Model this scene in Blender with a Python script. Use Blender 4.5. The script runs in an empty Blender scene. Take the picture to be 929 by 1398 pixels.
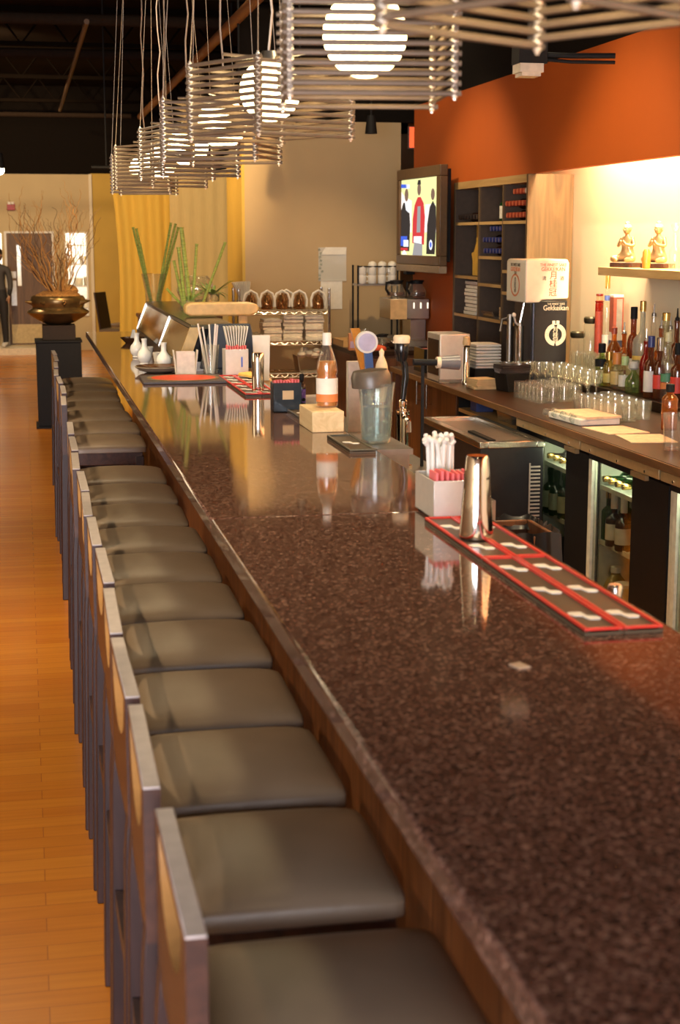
import bpy, bmesh, math, random
from mathutils import Vector, Matrix
R = random.Random(7)
PI = math.pi
SC = bpy.context.scene
COL = SC.collection
# ------------------------------------------------------------------ camera numbers and point reader
F, CX, CY, VX, VY, EYE = 2100.0, 464.5, 699.0, 30.0, 323.0, 1.75
TH = math.atan((CY - VY) / F)
PH = math.atan((CX - VX) * math.cos(TH) / F)
FW = Vector((math.sin(PH) * math.cos(TH), math.cos(PH) * math.cos(TH), -math.sin(TH)))
RT = Vector((math.cos(PH), -math.sin(PH), 0))
UP = RT.cross(FW)

def at(x, y, X=None, Y=None, Z=None):
    """point of the room seen at photo pixel (x, y) on the plane X=, Y= or Z="""
    d = FW + RT * ((x - CX) / F) - UP * ((y - CY) / F)
    if X is not None: t = X / d.x
    elif Y is not None: t = Y / d.y
    else: t = (Z - EYE) / d.z
    return Vector((t * d.x, t * d.y, EYE + t * d.z))

# ------------------------------------------------------------------ materials
MATS = {}
def _new(name):
    m = bpy.data.materials.new(name); m.use_nodes = True
    nt = m.node_tree; nt.nodes.clear()
    out = nt.nodes.new('ShaderNodeOutputMaterial')
    return m, nt, out

def mat(name, c, rough=.5, metal=0., spec=.5, emit=None, es=0., coat=0., var=.12, vscale=30., bump=0., bscale=200., trans=0., sheen=0., stretch=None, c2=None):
    if name in MATS: return MATS[name]
    m, nt, out = _new(name)
    N = nt.nodes.new; L = nt.links.new
    p = N('ShaderNodeBsdfPrincipled')
    tc = N('ShaderNodeTexCoord'); mp = N('ShaderNodeMapping')
    L(tc.outputs['Object'], mp.inputs['Vector'])
    if stretch: mp.inputs['Scale'].default_value = stretch
    nz = N('ShaderNodeTexNoise'); nz.inputs['Scale'].default_value = vscale; nz.inputs['Detail'].default_value = 4
    L(mp.outputs[0], nz.inputs['Vector'])
    cr = N('ShaderNodeValToRGB')
    a = c2 if c2 else tuple(v * (1 - var) for v in c); b = tuple(min(1, v * (1 + var)) for v in c)
    cr.color_ramp.elements[0].color = (*a, 1); cr.color_ramp.elements[1].color = (*b, 1)
    cr.color_ramp.elements[0].position = .3; cr.color_ramp.elements[1].position = .7
    L(nz.outputs['Fac'], cr.inputs['Fac']); L(cr.outputs['Color'], p.inputs['Base Color'])
    p.inputs['Roughness'].default_value = rough; p.inputs['Metallic'].default_value = metal
    p.inputs['Specular IOR Level'].default_value = spec
    p.inputs['Coat Weight'].default_value = coat; p.inputs['Coat Roughness'].default_value = .06
    p.inputs['Transmission Weight'].default_value = trans
    p.inputs['Sheen Weight'].default_value = sheen
    if emit:
        p.inputs['Emission Color'].default_value = (*emit, 1); p.inputs['Emission Strength'].default_value = es
    if bump:
        n2 = N('ShaderNodeTexNoise'); n2.inputs['Scale'].default_value = bscale; L(mp.outputs[0], n2.inputs['Vector'])
        bp = N('ShaderNodeBump'); bp.inputs['Strength'].default_value = bump; bp.inputs['Distance'].default_value = .002
        L(n2.outputs['Fac'], bp.inputs['Height']); L(bp.outputs[0], p.inputs['Normal'])
    L(p.outputs[0], out.inputs[0])
    MATS[name] = m
    return m

def glass(name, tint=(1, 1, 1), ior=1.45, haze=0., hc=(.8, .8, .75)):
    """thin-walled glass: clear tinted transmission with a Fresnel reflection (and an optional haze)"""
    if name in MATS: return MATS[name]
    m, nt, out = _new(name); N = nt.nodes.new; L = nt.links.new
    tr = N('ShaderNodeBsdfTransparent'); tr.inputs[0].default_value = (*tint, 1)
    gl = N('ShaderNodeBsdfGlossy'); gl.inputs['Roughness'].default_value = .03; gl.inputs[0].default_value = (1, 1, 1, 1)
    lw = N('ShaderNodeLayerWeight'); lw.inputs[0].default_value = .5
    pw = N('ShaderNodeMath'); pw.operation = 'POWER'; pw.inputs[1].default_value = 4.0; L(lw.outputs['Facing'], pw.inputs[0])
    fr = N('ShaderNodeMath'); fr.operation = 'MULTIPLY_ADD'; fr.inputs[1].default_value = .85; fr.inputs[2].default_value = .07; L(pw.outputs[0], fr.inputs[0])
    nz = N('ShaderNodeTexNoise'); nz.inputs['Scale'].default_value = 40
    bp = N('ShaderNodeBump'); bp.inputs['Strength'].default_value = .08; bp.inputs['Distance'].default_value = .003
    L(nz.outputs['Fac'], bp.inputs['Height']); L(bp.outputs[0], gl.inputs['Normal'])
    mx = N('ShaderNodeMixShader'); L(fr.outputs[0], mx.inputs[0]); L(tr.outputs[0], mx.inputs[1]); L(gl.outputs[0], mx.inputs[2])
    last = mx
    if haze:
        df = N('ShaderNodeBsdfDiffuse'); df.inputs[0].default_value = (*hc, 1)
        m2 = N('ShaderNodeMixShader'); m2.inputs[0].default_value = haze
        L(mx.outputs[0], m2.inputs[1]); L(df.outputs[0], m2.inputs[2]); last = m2
    L(last.outputs[0], out.inputs[0]); MATS[name] = m
    return m

def emis(name, c, s):
    if name in MATS: return MATS[name]
    m, nt, out = _new(name); e = nt.nodes.new('ShaderNodeEmission')
    e.inputs[0].default_value = (*c, 1); e.inputs[1].default_value = s
    nt.links.new(e.outputs[0], out.inputs[0]); MATS[name] = m
    return m

def wood(name, c1, c2, axis='X', scale=6., rough=.4, coat=0., spec=.5):
    """grain running along the axis"""
    if name in MATS: return MATS[name]
    m, nt, out = _new(name); N = nt.nodes.new; L = nt.links.new
    tc = N('ShaderNodeTexCoord'); mp = N('ShaderNodeMapping'); L(tc.outputs['Object'], mp.inputs[0])
    s = [scale * 6] * 3; s['XYZ'.index(axis)] = scale * .5; mp.inputs['Scale'].default_value = s
    nz = N('ShaderNodeTexNoise'); nz.inputs['Scale'].default_value = 1; nz.inputs['Detail'].default_value = 6; nz.inputs['Distortion'].default_value = 1.2
    L(mp.outputs[0], nz.inputs[0])
    cr = N('ShaderNodeValToRGB'); cr.color_ramp.elements[0].color = (*c1, 1); cr.color_ramp.elements[1].color = (*c2, 1)
    cr.color_ramp.elements[0].position = .35; cr.color_ramp.elements[1].position = .68
    L(nz.outputs['Fac'], cr.inputs[0])
    p = N('ShaderNodeBsdfPrincipled'); L(cr.outputs[0], p.inputs['Base Color'])
    p.inputs['Roughness'].default_value = rough; p.inputs['Coat Weight'].default_value = coat; p.inputs['Coat Roughness'].default_value = .1; p.inputs['Specular IOR Level'].default_value = spec
    L(p.outputs[0], out.inputs[0]); MATS[name] = m
    return m

def floor_mat():
    m, nt, out = _new('plank_floor'); N = nt.nodes.new; L = nt.links.new
    tc = N('ShaderNodeTexCoord')
    br = N('ShaderNodeTexBrick'); L(tc.outputs['Object'], br.inputs[0])
    br.inputs['Scale'].default_value = 1; br.inputs['Brick Width'].default_value = 1.1; br.inputs['Row Height'].default_value = .08
    br.inputs['Mortar Size'].default_value = .0012; br.inputs['Bias'].default_value = 0
    br.inputs['Color1'].default_value = (.50, .155, .008, 1); br.inputs['Color2'].default_value = (.58, .205, .013, 1)
    br.inputs['Mortar'].default_value = (.30, .09, .012, 1); br.offset = .37
    mp = N('ShaderNodeMapping'); mp.inputs['Scale'].default_value = (2.5, 45, 10); L(tc.outputs['Object'], mp.inputs[0])
    nz = N('ShaderNodeTexNoise'); nz.inputs['Scale'].default_value = 1; nz.inputs['Detail'].default_value = 6; L(mp.outputs[0], nz.inputs[0])
    cr = N('ShaderNodeValToRGB'); cr.color_ramp.elements[0].color = (.7, .66, .6, 1); cr.color_ramp.elements[1].color = (1.1, 1.1, 1.1, 1)
    L(nz.outputs['Fac'], cr.inputs[0])
    mx = N('ShaderNodeMix'); mx.data_type = 'RGBA'; mx.blend_type = 'MULTIPLY'; mx.inputs[0].default_value = 1
    L(br.outputs['Color'], mx.inputs[6]); L(cr.outputs[0], mx.inputs[7])
    p = N('ShaderNodeBsdfPrincipled'); L(mx.outputs[2], p.inputs['Base Color'])
    p.inputs['Roughness'].default_value = .27; p.inputs['Specular IOR Level'].default_value = .5
    L(p.outputs[0], out.inputs[0])
    return m

def granite_mat():
    m, nt, out = _new('brown_granite'); N = nt.nodes.new; L = nt.links.new
    tc = N('ShaderNodeTexCoord')
    v = N('ShaderNodeTexVoronoi'); v.inputs['Scale'].default_value = 210; L(tc.outputs['Object'], v.inputs['Vector'])
    bw = N('ShaderNodeRGBToBW'); L(v.outputs['Color'], bw.inputs[0])
    nz = N('ShaderNodeTexNoise'); nz.inputs['Scale'].default_value = 90; nz.inputs['Detail'].default_value = 5; L(tc.outputs['Object'], nz.inputs[0])
    mm = N('ShaderNodeMath'); mm.operation = 'ADD'; L(bw.outputs[0], mm.inputs[0]); L(nz.outputs['Fac'], mm.inputs[1])
    m2 = N('ShaderNodeMath'); m2.operation = 'MULTIPLY'; m2.inputs[1].default_value = .5; L(mm.outputs[0], m2.inputs[0])
    cr = N('ShaderNodeValToRGB'); e = cr.color_ramp.elements
    e[0].position = .30; e[0].color = (.040, .018, .012, 1); e[1].position = .74; e[1].color = (.30, .18, .135, 1)
    q = e.new(.50); q.color = (.105, .050, .034, 1)
    q = e.new(.62); q.color = (.155, .082, .058, 1)
    L(m2.outputs[0], cr.inputs[0])
    p = N('ShaderNodeBsdfPrincipled'); L(cr.outputs[0], p.inputs['Base Color'])
    p.inputs['Roughness'].default_value = .06; p.inputs['Specular IOR Level'].default_value = .5
    L(p.outputs[0], out.inputs[0])
    return m

# ------------------------------------------------------------------ mesh collector
class B:
    def __init__(s): s.bm = bmesh.new(); s.mi = 0
    def _f(s, vs):
        try:
            f = s.bm.faces.new(vs); f.material_index = s.mi
            return f
        except ValueError: return None
    def box(s, c, d, rz=0., rx=0., ry=0.):
        M = Matrix.Translation(c) @ Matrix.Rotation(rz, 4, 'Z') @ Matrix.Rotation(ry, 4, 'Y') @ Matrix.Rotation(rx, 4, 'X')
        h = [v / 2 for v in d]
        vs = [s.bm.verts.new(M @ Vector((a * h[0], b * h[1], e * h[2]))) for a in (-1, 1) for b in (-1, 1) for e in (-1, 1)]
        for q in ((0, 1, 3, 2), (4, 6, 7, 5), (0, 4, 5, 1), (2, 3, 7, 6), (0, 2, 6, 4), (1, 5, 7, 3)): s._f([vs[i] for i in q])
        return s
    def bb(s, a, b):
        return s.box([(a[i] + b[i]) / 2 for i in range(3)], [abs(b[i] - a[i]) for i in range(3)])
    def cyl(s, p0, p1, r0, r1=None, n=12, cap=True):
        p0, p1 = Vector(p0), Vector(p1); r1 = r0 if r1 is None else r1
        w = (p1 - p0).normalized(); u = w.orthogonal().normalized(); v = w.cross(u)
        a = [s.bm.verts.new(p0 + (u * math.cos(2 * PI * i / n) + v * math.sin(2 * PI * i / n)) * r0) for i in range(n)]
        b = [s.bm.verts.new(p1 + (u * math.cos(2 * PI * i / n) + v * math.sin(2 * PI * i / n)) * r1) for i in range(n)]
        for i in range(n): s._f([a[i], a[(i + 1) % n], b[(i + 1) % n], b[i]])
        if cap: s._f(a[::-1]); s._f(b)
        return s
    def lathe(s, prof, c=(0, 0, 0), n=20, sx=1., sy=1., M=None):
        rings = []
        c = Vector(c)
        for r, z in prof:
            if r < 1e-5:
                q = c + Vector((0, 0, z)); rings.append([s.bm.verts.new(M @ q if M else q)])
            else:
                rr = []
                for i in range(n):
                    t = 2 * PI * i / n; q = c + Vector((r * sx * math.cos(t), r * sy * math.sin(t), z))
                    rr.append(s.bm.verts.new(M @ q if M else q))
                rings.append(rr)
        for a, b in zip(rings, rings[1:]):
            for i in range(n):
                j = (i + 1) % n
                if len(a) == 1 and len(b) == 1: continue
                if len(a) == 1: s._f([a[0], b[j], b[i]])
                elif len(b) == 1: s._f([a[i], a[j], b[0]])
                else: s._f([a[i], a[j], b[j], b[i]])
        return s
    def sph(s, c, r, n=16, sq=(1, 1, 1), M=None):
        k = max(6, n // 2); prof = [(max(0, math.sin(PI * i / k)), -math.cos(PI * i / k)) for i in range(k + 1)]
        rings = []
        for rr, z in prof:
            if rr < 1e-5: pts = [Vector((0, 0, z))]
            else: pts = [Vector((rr * math.cos(2 * PI * i / n), rr * math.sin(2 * PI * i / n), z)) for i in range(n)]
            out = []
            for q in pts:
                q = Vector((q.x * r * sq[0], q.y * r * sq[1], q.z * r * sq[2])) + Vector(c)
                out.append(s.bm.verts.new(M @ q if M else q))
            rings.append(out)
        for a, b in zip(rings, rings[1:]):
            for i in range(n):
                j = (i + 1) % n
                if len(a) == 1: s._f([a[0], b[j], b[i]])
                elif len(b) == 1: s._f([a[i], a[j], b[0]])
                else: s._f([a[i], a[j], b[j], b[i]])
        return s
    def tube(s, pts, r, n=6, r1=None):
        pts = [Vector(p) for p in pts]; m = len(pts); rings = []; u = None
        for i, p in enumerate(pts):
            t = (pts[min(i + 1, m - 1)] - pts[max(i - 1, 0)]).normalized()
            if u is None: u = t.orthogonal().normalized()
            u = (u - t * u.dot(t)).normalized(); v = t.cross(u)
            rr = r if r1 is None else r + (r1 - r) * i / (m - 1)
            rings.append([s.bm.verts.new(p + (u * math.cos(2 * PI * k / n) + v * math.sin(2 * PI * k / n)) * rr) for k in range(n)])
        for a, b in zip(rings, rings[1:]):
            for k in range(n): s._f([a[k], a[(k + 1) % n], b[(k + 1) % n], b[k]])
        s._f(rings[0][::-1]); s._f(rings[-1])
        return s
    def prism(s, poly, ax, a, b):
        """polygon (u, v) extruded along ax from a to b; x:(u,v)=(y,z) y:(x,z) z:(x,y)"""
        f = {'x': lambda u, v, w: (w, u, v), 'y': lambda u, v, w: (u, w, v), 'z': lambda u, v, w: (u, v, w)}[ax]
        A = [s.bm.verts.new(f(u, v, a)) for u, v in poly]; C = [s.bm.verts.new(f(u, v, b)) for u, v in poly]
        n = len(poly)
        for i in range(n): s._f([A[i], A[(i + 1) % n], C[(i + 1) % n], C[i]])
        s._f(A[::-1]); s._f(C)
        return s
    def pad(s, c, d, crown=.01, edge=.02, n=10):
        """upholstered cushion: rounded rim and a crowned top"""
        X, Y, Z = d; g = []
        def pr(t): return 1 - abs(t) ** 6
        for top in (1, 0):
            rows = []
            for i in range(n + 1):
                row = []
                for j in range(n + 1):
                    u = math.sin((2 * i / n - 1) * PI / 2 * .999) if True else 0; v = math.sin((2 * j / n - 1) * PI / 2 * .999)
                    k = .5 * edge / min(X, Y)
                    sh = 1 - k * 2 * (abs(u) ** 8) * (abs(v) ** 8) * .8
                    x = u * X / 2 * sh; y = v * Y / 2 * sh
                    if top:
                        z = Z / 2 - edge * (1 - (pr(u) * pr(v)) ** .5) + crown * (1 - u * u) * (1 - v * v)
                    else: z = -Z / 2
                    row.append(s.bm.verts.new((c[0] + x, c[1] + y, c[2] + z)))
                rows.append(row)
            g.append(rows)
        for k, rows in enumerate(g):
            for i in range(n):
                for j in range(n):
                    q = [rows[i][j], rows[i + 1][j], rows[i + 1][j + 1], rows[i][j + 1]]
                    s._f(q if k == 0 else q[::-1])
        t, b = g
        rim = [(i, 0) for i in range(n)] + [(n, j) for j in range(n)] + [(i, n) for i in range(n, 0, -1)] + [(0, j) for j in range(n, 0, -1)]
        for a, e in zip(rim, rim[1:] + rim[:1]):
            s._f([t[a[0]][a[1]], b[a[0]][a[1]], b[e[0]][e[1]], t[e[0]][e[1]]])
        return s

def obj(name, b, m, par=None, bev=0., ang=38, loc=None, rz=0., seg=2):
    bm = b.bm
    bmesh.ops.recalc_face_normals(bm, faces=bm.faces[:])
    for f in bm.faces: f.smooth = True
    ca = math.radians(ang)
    for e in bm.edges:
        if len(e.link_faces) == 2 and e.calc_face_angle(0) > ca: e.smooth = False
    me = bpy.data.meshes.new(name); bm.to_mesh(me); bm.free()
    for q in (m if isinstance(m, (list, tuple)) else [m]): me.materials.append(q)
    o = bpy.data.objects.new(name, me); COL.objects.link(o)
    if par: o.parent = par
    if loc is not None: o.location = loc
    if rz: o.rotation_euler.z = rz
    if bev:
        md = o.modifiers.new('bevel', 'BEVEL'); md.width = bev; md.segments = seg; md.limit_method = 'ANGLE'; md.angle_limit = .6
    return o

def tag(o, label, cat, group=None):
    o['label'] = label; o['category'] = cat
    if group: o['group'] = group
    return o
def thing(name, label, cat, loc=(0, 0, 0), rz=0., group=None):
    o = bpy.data.objects.new(name, None); COL.objects.link(o); o.empty_display_size = .05
    o.location = loc; o.rotation_euler.z = rz
    return tag(o, label, cat, group)
def struct(name, b, m, par=None, bev=0.):
    o = obj(name, b, m, par, bev)
    if not par: o['kind'] = 'structure'
    return o
def dup(root, loc, rz=0., label=None, group=None, scale=None):
    r = root.copy(); COL.objects.link(r); r.location = loc; r.rotation_euler.z = rz
    if label: r['label'] = label
    if group: r['group'] = group
    if scale: r.scale = scale
    for ch in list(root.children):
        c = ch.copy(); COL.objects.link(c); c.parent = r
        for g in list(ch.children):
            d = g.copy(); COL.objects.link(d); d.parent = c
    return r
def text(s, size, m, par, loc, rot, name='lettering', ext=.0006, sx=1.):
    cu = bpy.data.curves.new(name, 'FONT'); cu.body = s; cu.size = size; cu.extrude = ext; cu.align_x = 'CENTER'; cu.align_y = 'CENTER'
    tmp = bpy.data.objects.new(name, cu); COL.objects.link(tmp)
    dg = bpy.context.evaluated_depsgraph_get()
    me = bpy.data.meshes.new_from_object(tmp.evaluated_get(dg)); bpy.data.objects.remove(tmp); bpy.data.curves.remove(cu)
    me.materials.clear(); me.materials.append(m)
    o = bpy.data.objects.new(name, me); COL.objects.link(o); o.parent = par; o.location = loc; o.rotation_euler = rot; o.scale = (sx, 1, 1)
    return o

# ------------------------------------------------------------------ palette
M_ESP = wood('espresso_wood', (.020, .010, .010), (.046, .021, .018), 'Z', 4, .45, .06, .35)
M_ESPY = wood('espresso_wood_across', (.030, .013, .010), (.070, .028, .018), 'Y', 4, .42, .08, .35)
M_VINYL = mat('taupe_vinyl', (.190, .134, .090), .34, var=.06, vscale=9, bump=.25, bscale=400)
M_WALNUT = wood('walnut_panel', (.085, .030, .010), (.19, .072, .024), 'Z', 3, .42)
M_OAKV = wood('oak_veneer', (.085, .050, .020), (.185, .108, .044), 'Z', 2.2, .5)
M_OAKY = wood('oak_veneer_along', (.42, .25, .09), (.58, .37, .15), 'Y', 2.2, .5)
M_SHELFIN = mat('cabinet_interior', (.075, .045, .026), .6)
M_BLACK = mat('matte_black', (.010, .009, .009), .6, spec=.2)
M_BLACKG = mat('gloss_black', (.010, .009, .010), .16)
M_STEEL = mat('brushed_steel', (.62, .58, .52), .26, 1., var=.05, vscale=60, stretch=(1, 1, .06))
M_STEELD = mat('dull_steel', (.36, .33, .29), .38, 1., var=.08)
M_CHROME = mat('chrome', (.82, .78, .70), .10, 1., var=.02)
M_WHITE = mat('white_plastic', (.76, .72, .64), .4, var=.04)
M_PAPER = mat('white_paper', (.80, .75, .66), .75, var=.05)
M_PORC = mat('white_porcelain', (.78, .75, .68), .14, var=.03)
M_RED = mat('red_rubber', (.62, .035, .020), .42, var=.08)
M_PINK = mat('pink_paper', (.78, .16, .16), .7, var=.1)
M_TAN = mat('tan_card', (.60, .42, .22), .7, var=.06)
M_GLASS = glass('clear_glass', (.98, .98, .95), 1.45, .035, (.95, .90, .78))  # slight diffuse haze paints the lit glow into the clear glass
M_GLASSG = glass('green_glass', (.20, .45, .12))
M_LEAF = mat('leaf_green', (.26, .38, .07), .45, var=.3, vscale=60)
M_BAMB = mat('bamboo_green', (.36, .44, .07), .4, var=.35, vscale=25, stretch=(1, 1, 5))
M_DKWOOD = wood('dark_counter_wood', (.020, .010, .006), (.040, .018, .009), 'Y', 3, .36, 0., .12)
M_EDGE = wood('counter_edge_wood', (.11, .050, .018), (.20, .10, .040), 'Y', 3, .4)
M_SATIN = mat('satin_steel', (.78, .73, .66), .36, .65, var=.04, vscale=40)
M_GOLD = mat('brass_gold', (.70, .45, .14), .25, 1.)
# ================================================================== ROOM SHELL
XW, XS = 3.4, 3.1            # lit niche wall, orange soffit / cabinet face
YB = 24.5
M_FLOOR = floor_mat()
struct('floor', B().bb((-4.6, -3.2, -.06), (6.2, 27, 0)), M_FLOOR)
M_DECK = mat('dark_ceiling_deck', (.014, .009, .006), .9, spec=.05, var=.35, vscale=1.2)
M_JOIST = mat('dark_ceiling_steel', (.007, .0045, .003), .9, spec=.03)
struct('ceiling', B().bb((-4.6, -3.2, 4.0), (6.2, 27, 4.1)), M_DECK)
M_BEIGE = mat('beige_paint', (.56, .44, .25), .8, var=.03, vscale=3)
M_TANP = mat('tan_paint', (.46, .325, .175), .8, var=.03, vscale=3)
M_OCHRE = mat('ochre_paint', (.56, .36, .07), .8, var=.05, vscale=3)
M_ORANGE = mat('orange_paint', (.46, .088, .004), .7, var=.05, vscale=2)
M_CREAM = mat('cream_paint', (.80, .70, .52), .8, var=.02, vscale=3)
M_DARKP = mat('upper_wall_black', (.008, .0055, .004), .9, spec=.1)
# far wall with its door and a pass-through opening
def wall_with_holes(x0, x1, z0, z1, y0, y1, holes):
    b = B(); xs = sorted({x0, x1, *[h[0] for h in holes], *[h[1] for h in holes]}); zs = sorted({z0, z1, *[h[2] for h in holes], *[h[3] for h in holes]})
    for a, c in zip(xs, xs[1:]):
        for e, f in zip(zs, zs[1:]):
            if any(h[0] <= a and c <= h[1] and h[2] <= e and f <= h[3] for h in holes): continue
            b.bb((a, y0, e), (c, y1, f))
    return b
holes = [(-.27, .48, .1, 1.83), (.66, .97, .55, 1.80), (-.75, -.31, .9, 1.80)]
struct('wall_back', wall_with_holes(-4.6, 1.06, 0, 2.69, YB, YB + .15, holes), M_BEIGE)
struct('wall_back_ochre', B().bb((1.06, YB - .12, 0), (4.6, YB + .15, 2.70)), M_OCHRE)
struct('wall_back_upper', B().bb((-4.6, YB, 2.70), (6.2, YB + .15, 4.0)), M_DARKP)
struct('wall_left', B().bb((-4.7, -3.2, 0), (-4.6, 27, 4.0)), M_BEIGE)
# wall behind the camera with two tall windows
rw = [(-4.0, -2.2, .5, 2.9), (-1.7, .3, .5, 2.9)]
struct('wall_front', wall_with_holes(-4.6, 6.2, 0, 4.0, -3.3, -3.2, rw), M_BEIGE)
for i, h in enumerate(rw):
    w = struct('window_%d' % (i + 1), B().bb((h[0], -3.3, h[2]), (h[1], -3.28, h[3])), glass('window_glass'))
    fb = B()
    for x in (h[0] + .03, (h[0] + h[1]) / 2, h[1] - .03): fb.bb((x - .03, -3.28, h[2]), (x + .03, -3.2, h[3]))
    for z in (h[2] + .03, h[3] - .03): fb.bb((h[0], -3.27, z - .03), (h[1], -3.21, z + .03))
    obj('window_frame', fb, M_BLACK, w)
struct('wall_right', B().bb((XW, -3.2, 0), (XW + .12, 11.05, 2.77)), M_CREAM)
struct('wall_right_upper', B().bb((XS, -3.2, 2.77), (XS + .14, 12.25, 4.0)), M_DARKP)
struct('wall_soffit', B().bb((XS, -3.2, 2.135), (XS + .05, 12.25, 2.77)), M_ORANGE)
struct('wall_orange', B().bb((XS, 11.05, 0), (XS + .14, 12.25, 2.135)), M_ORANGE)
struct('ceiling_niche', B().bb((XS + .05, -3.2, 2.68), (XW, 11.05, 2.74)), M_CREAM)
struct('wall_tan', B().bb((1.82, 12.9, 0), (3.15, 13.85, 2.69)), M_TANP)
struct('wall_tan_return', B().bb((1.795, 12.9, 0), (1.82, 13.85, 2.42)), M_OCHRE)
struct('wall_passage', B().bb((2.6, 15.2, 0), (6.1, 15.3, 2.75)), M_TANP)
struct('wall_passage_side', B().bb((6.1, -3.2, 0), (6.2, 27, 4.0)), M_BEIGE)
struct('wall_passage_upper', B().bb((1.8, 13.0, 2.70), (6.1, 13.1, 4.0)), M_DARKP)
struct('floor_platform', B().bb((-4.6, 23.6, 0), (.74, YB, .10)), mat('pale_tile', (.62, .52, .36), .5))
struct('trim_corner', B().bb((1.03, YB - .15, 0), (1.075, YB - .12, 2.69)), M_CREAM)
# door in the far wall
M_DOOR = wood('brown_door', (.10, .050, .022), (.17, .085, .036), 'Z', 3, .5)
d = struct('door_1', wall_with_holes(-.235, .445, .1, 1.80, YB - .0, YB + .05, [(-.09, -.03, 1.0, 1.62)]), M_DOOR)
obj('door_frame', B().bb((-.27, YB - .02, .1), (-.235, YB + .1, 1.83)).bb((.445, YB - .02, .1), (.48, YB + .1, 1.83)).bb((-.235, YB - .02, 1.80), (.445, YB + .1, 1.83)), M_WHITE, d)
obj('door_window', B().bb((-.09, YB + .01, 1.0), (-.03, YB + .02, 1.62)), glass('door_glass', haze=.5, hc=(.9, .9, .8)), d)
obj('push_plate', B().bb((-.19, YB - .012, .70), (-.11, YB, 1.08)).bb((-.19, YB - .012, 1.12), (-.11, YB, 1.22)), M_STEELD, d)
obj('kick_plate', B().bb((-.20, YB - .012, .12), (.32, YB, .41)), mat('kick_brass', (.46, .32, .13), .45, .3), d)
# lit kitchen behind the openings
M_KW = mat('kitchen_white', (.85, .83, .76), .5)
struct('wall_kitchen', B().bb((-1.6, 26.2, 0), (1.6, 26.3, 2.6)).bb((-1.7, YB + .15, 0), (-1.6, 26.3, 2.6)).bb((1.6, YB + .15, 0), (1.7, 26.3, 2.6)), M_KW)
struct('ceiling_kitchen', B().bb((-1.6, YB + .15, 2.6), (1.6, 26.3, 2.65)), M_KW)
w = struct('window_3', B().bb((.64, YB - .02, .53), (.66, YB + .15, 1.82)).bb((.97, YB - .02, .53), (.99, YB + .15, 1.82)).bb((.66, YB - .02, 1.80), (.97, YB + .15, 1.82)).bb((.66, YB - .03, .53), (.97, YB + .15, .55)), M_WHITE)
t = thing('kitchen_shelf', 'white kitchen shelf unit seen through the far pass-through opening', 'shelf', (.85, 25.5, 0))
for z in (.6, .95, 1.3, 1.6): obj('shelf', B().bb((-.3, -.15, z), (.3, .15, z + .02)), M_STEELD, t)
for x in (-.29, .29): obj('post', B().bb((x - .012, -.14, 0), (x + .012, -.116, 1.9)), M_STEELD, t)
for i, (x, z, c) in enumerate([(-.2, .62, 'white'), (-.05, .62, 'steel'), (.14, .62, 'white'), (-.18, .97, 'steel'), (.02, .97, 'white'), (.18, .97, 'steel'), (-.1, 1.32, 'white'), (.12, 1.32, 'steel')]):
    tag(obj('kitchen_pot', B().lathe([(0, 0), (.07, 0), (.075, .1 + .02 * (i % 3)), (.07, .1 + .02 * (i % 3)), (.065, .01), (0, .01)], n=14), M_WHITE if c == 'white' else M_STEEL, loc=(.85 + x, 25.5, z)),
        '%s pot on the kitchen shelf behind the pass-through, %s shelf' % (c, {.62: 'bottom', .97: 'middle', 1.32: 'top'}[z]), 'pot', 'pots on the kitchen shelf')
# ceiling pipes and beams (open plenum)
def pipe(name, label, p0, p1, r, m): return tag(obj(name, B().cyl(p0, p1, r, n=10), m), label, 'pipe')
M_PIPE = mat('copper_pipe', (.30, .13, .04), .55, var=.1)
M_DUCT = mat('ceiling_grey', (.024, .015, .010), .9, spec=.05)
pipe('ceiling_pipe', 'long orange-brown pipe running above the pendant lamps', (1.70, 5.0, 3.42), (1.70, 22.5, 3.42), .045, M_PIPE)
pipe('ceiling_pipe', 'thin dark pipe running lengthwise under the left ceiling', (.57, 13.0, 3.45), (.57, 22.0, 3.45), .022, mat('dim_pipe', (.09, .045, .018), .6))
pipe('ceiling_pipe', 'grey crosswise pipe hung low across the left ceiling', (-3.5, 19.5, 3.2), (1.36, 19.5, 3.2), .03, M_DUCT)
for i, y in enumerate((14.2, 16.8)):
    pipe('ceiling_pipe', '%s dark crosswise pipe high under the ceiling deck' % ('nearer' if i == 0 else 'farther'), (-4.5, y, 3.62), (6.0, y, 3.62), .05, M_DUCT)
for i in range(7):
    y = 3 + 3.3 * i
    bj = B().bb((-4.6, y - .06, 3.94), (6.1, y + .06, 4.0)).bb((-4.6, y - .05, 3.62), (6.1, y + .05, 3.66))
    for k in range(22):
        x = -4.5 + k * .48
        bj.tube([(x, y, 3.95), (x + .24, y, 3.64), (x + .48, y, 3.95)], .014, 5)
    struct('ceiling_joist_%d' % (i + 1), bj, M_JOIST)

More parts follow.
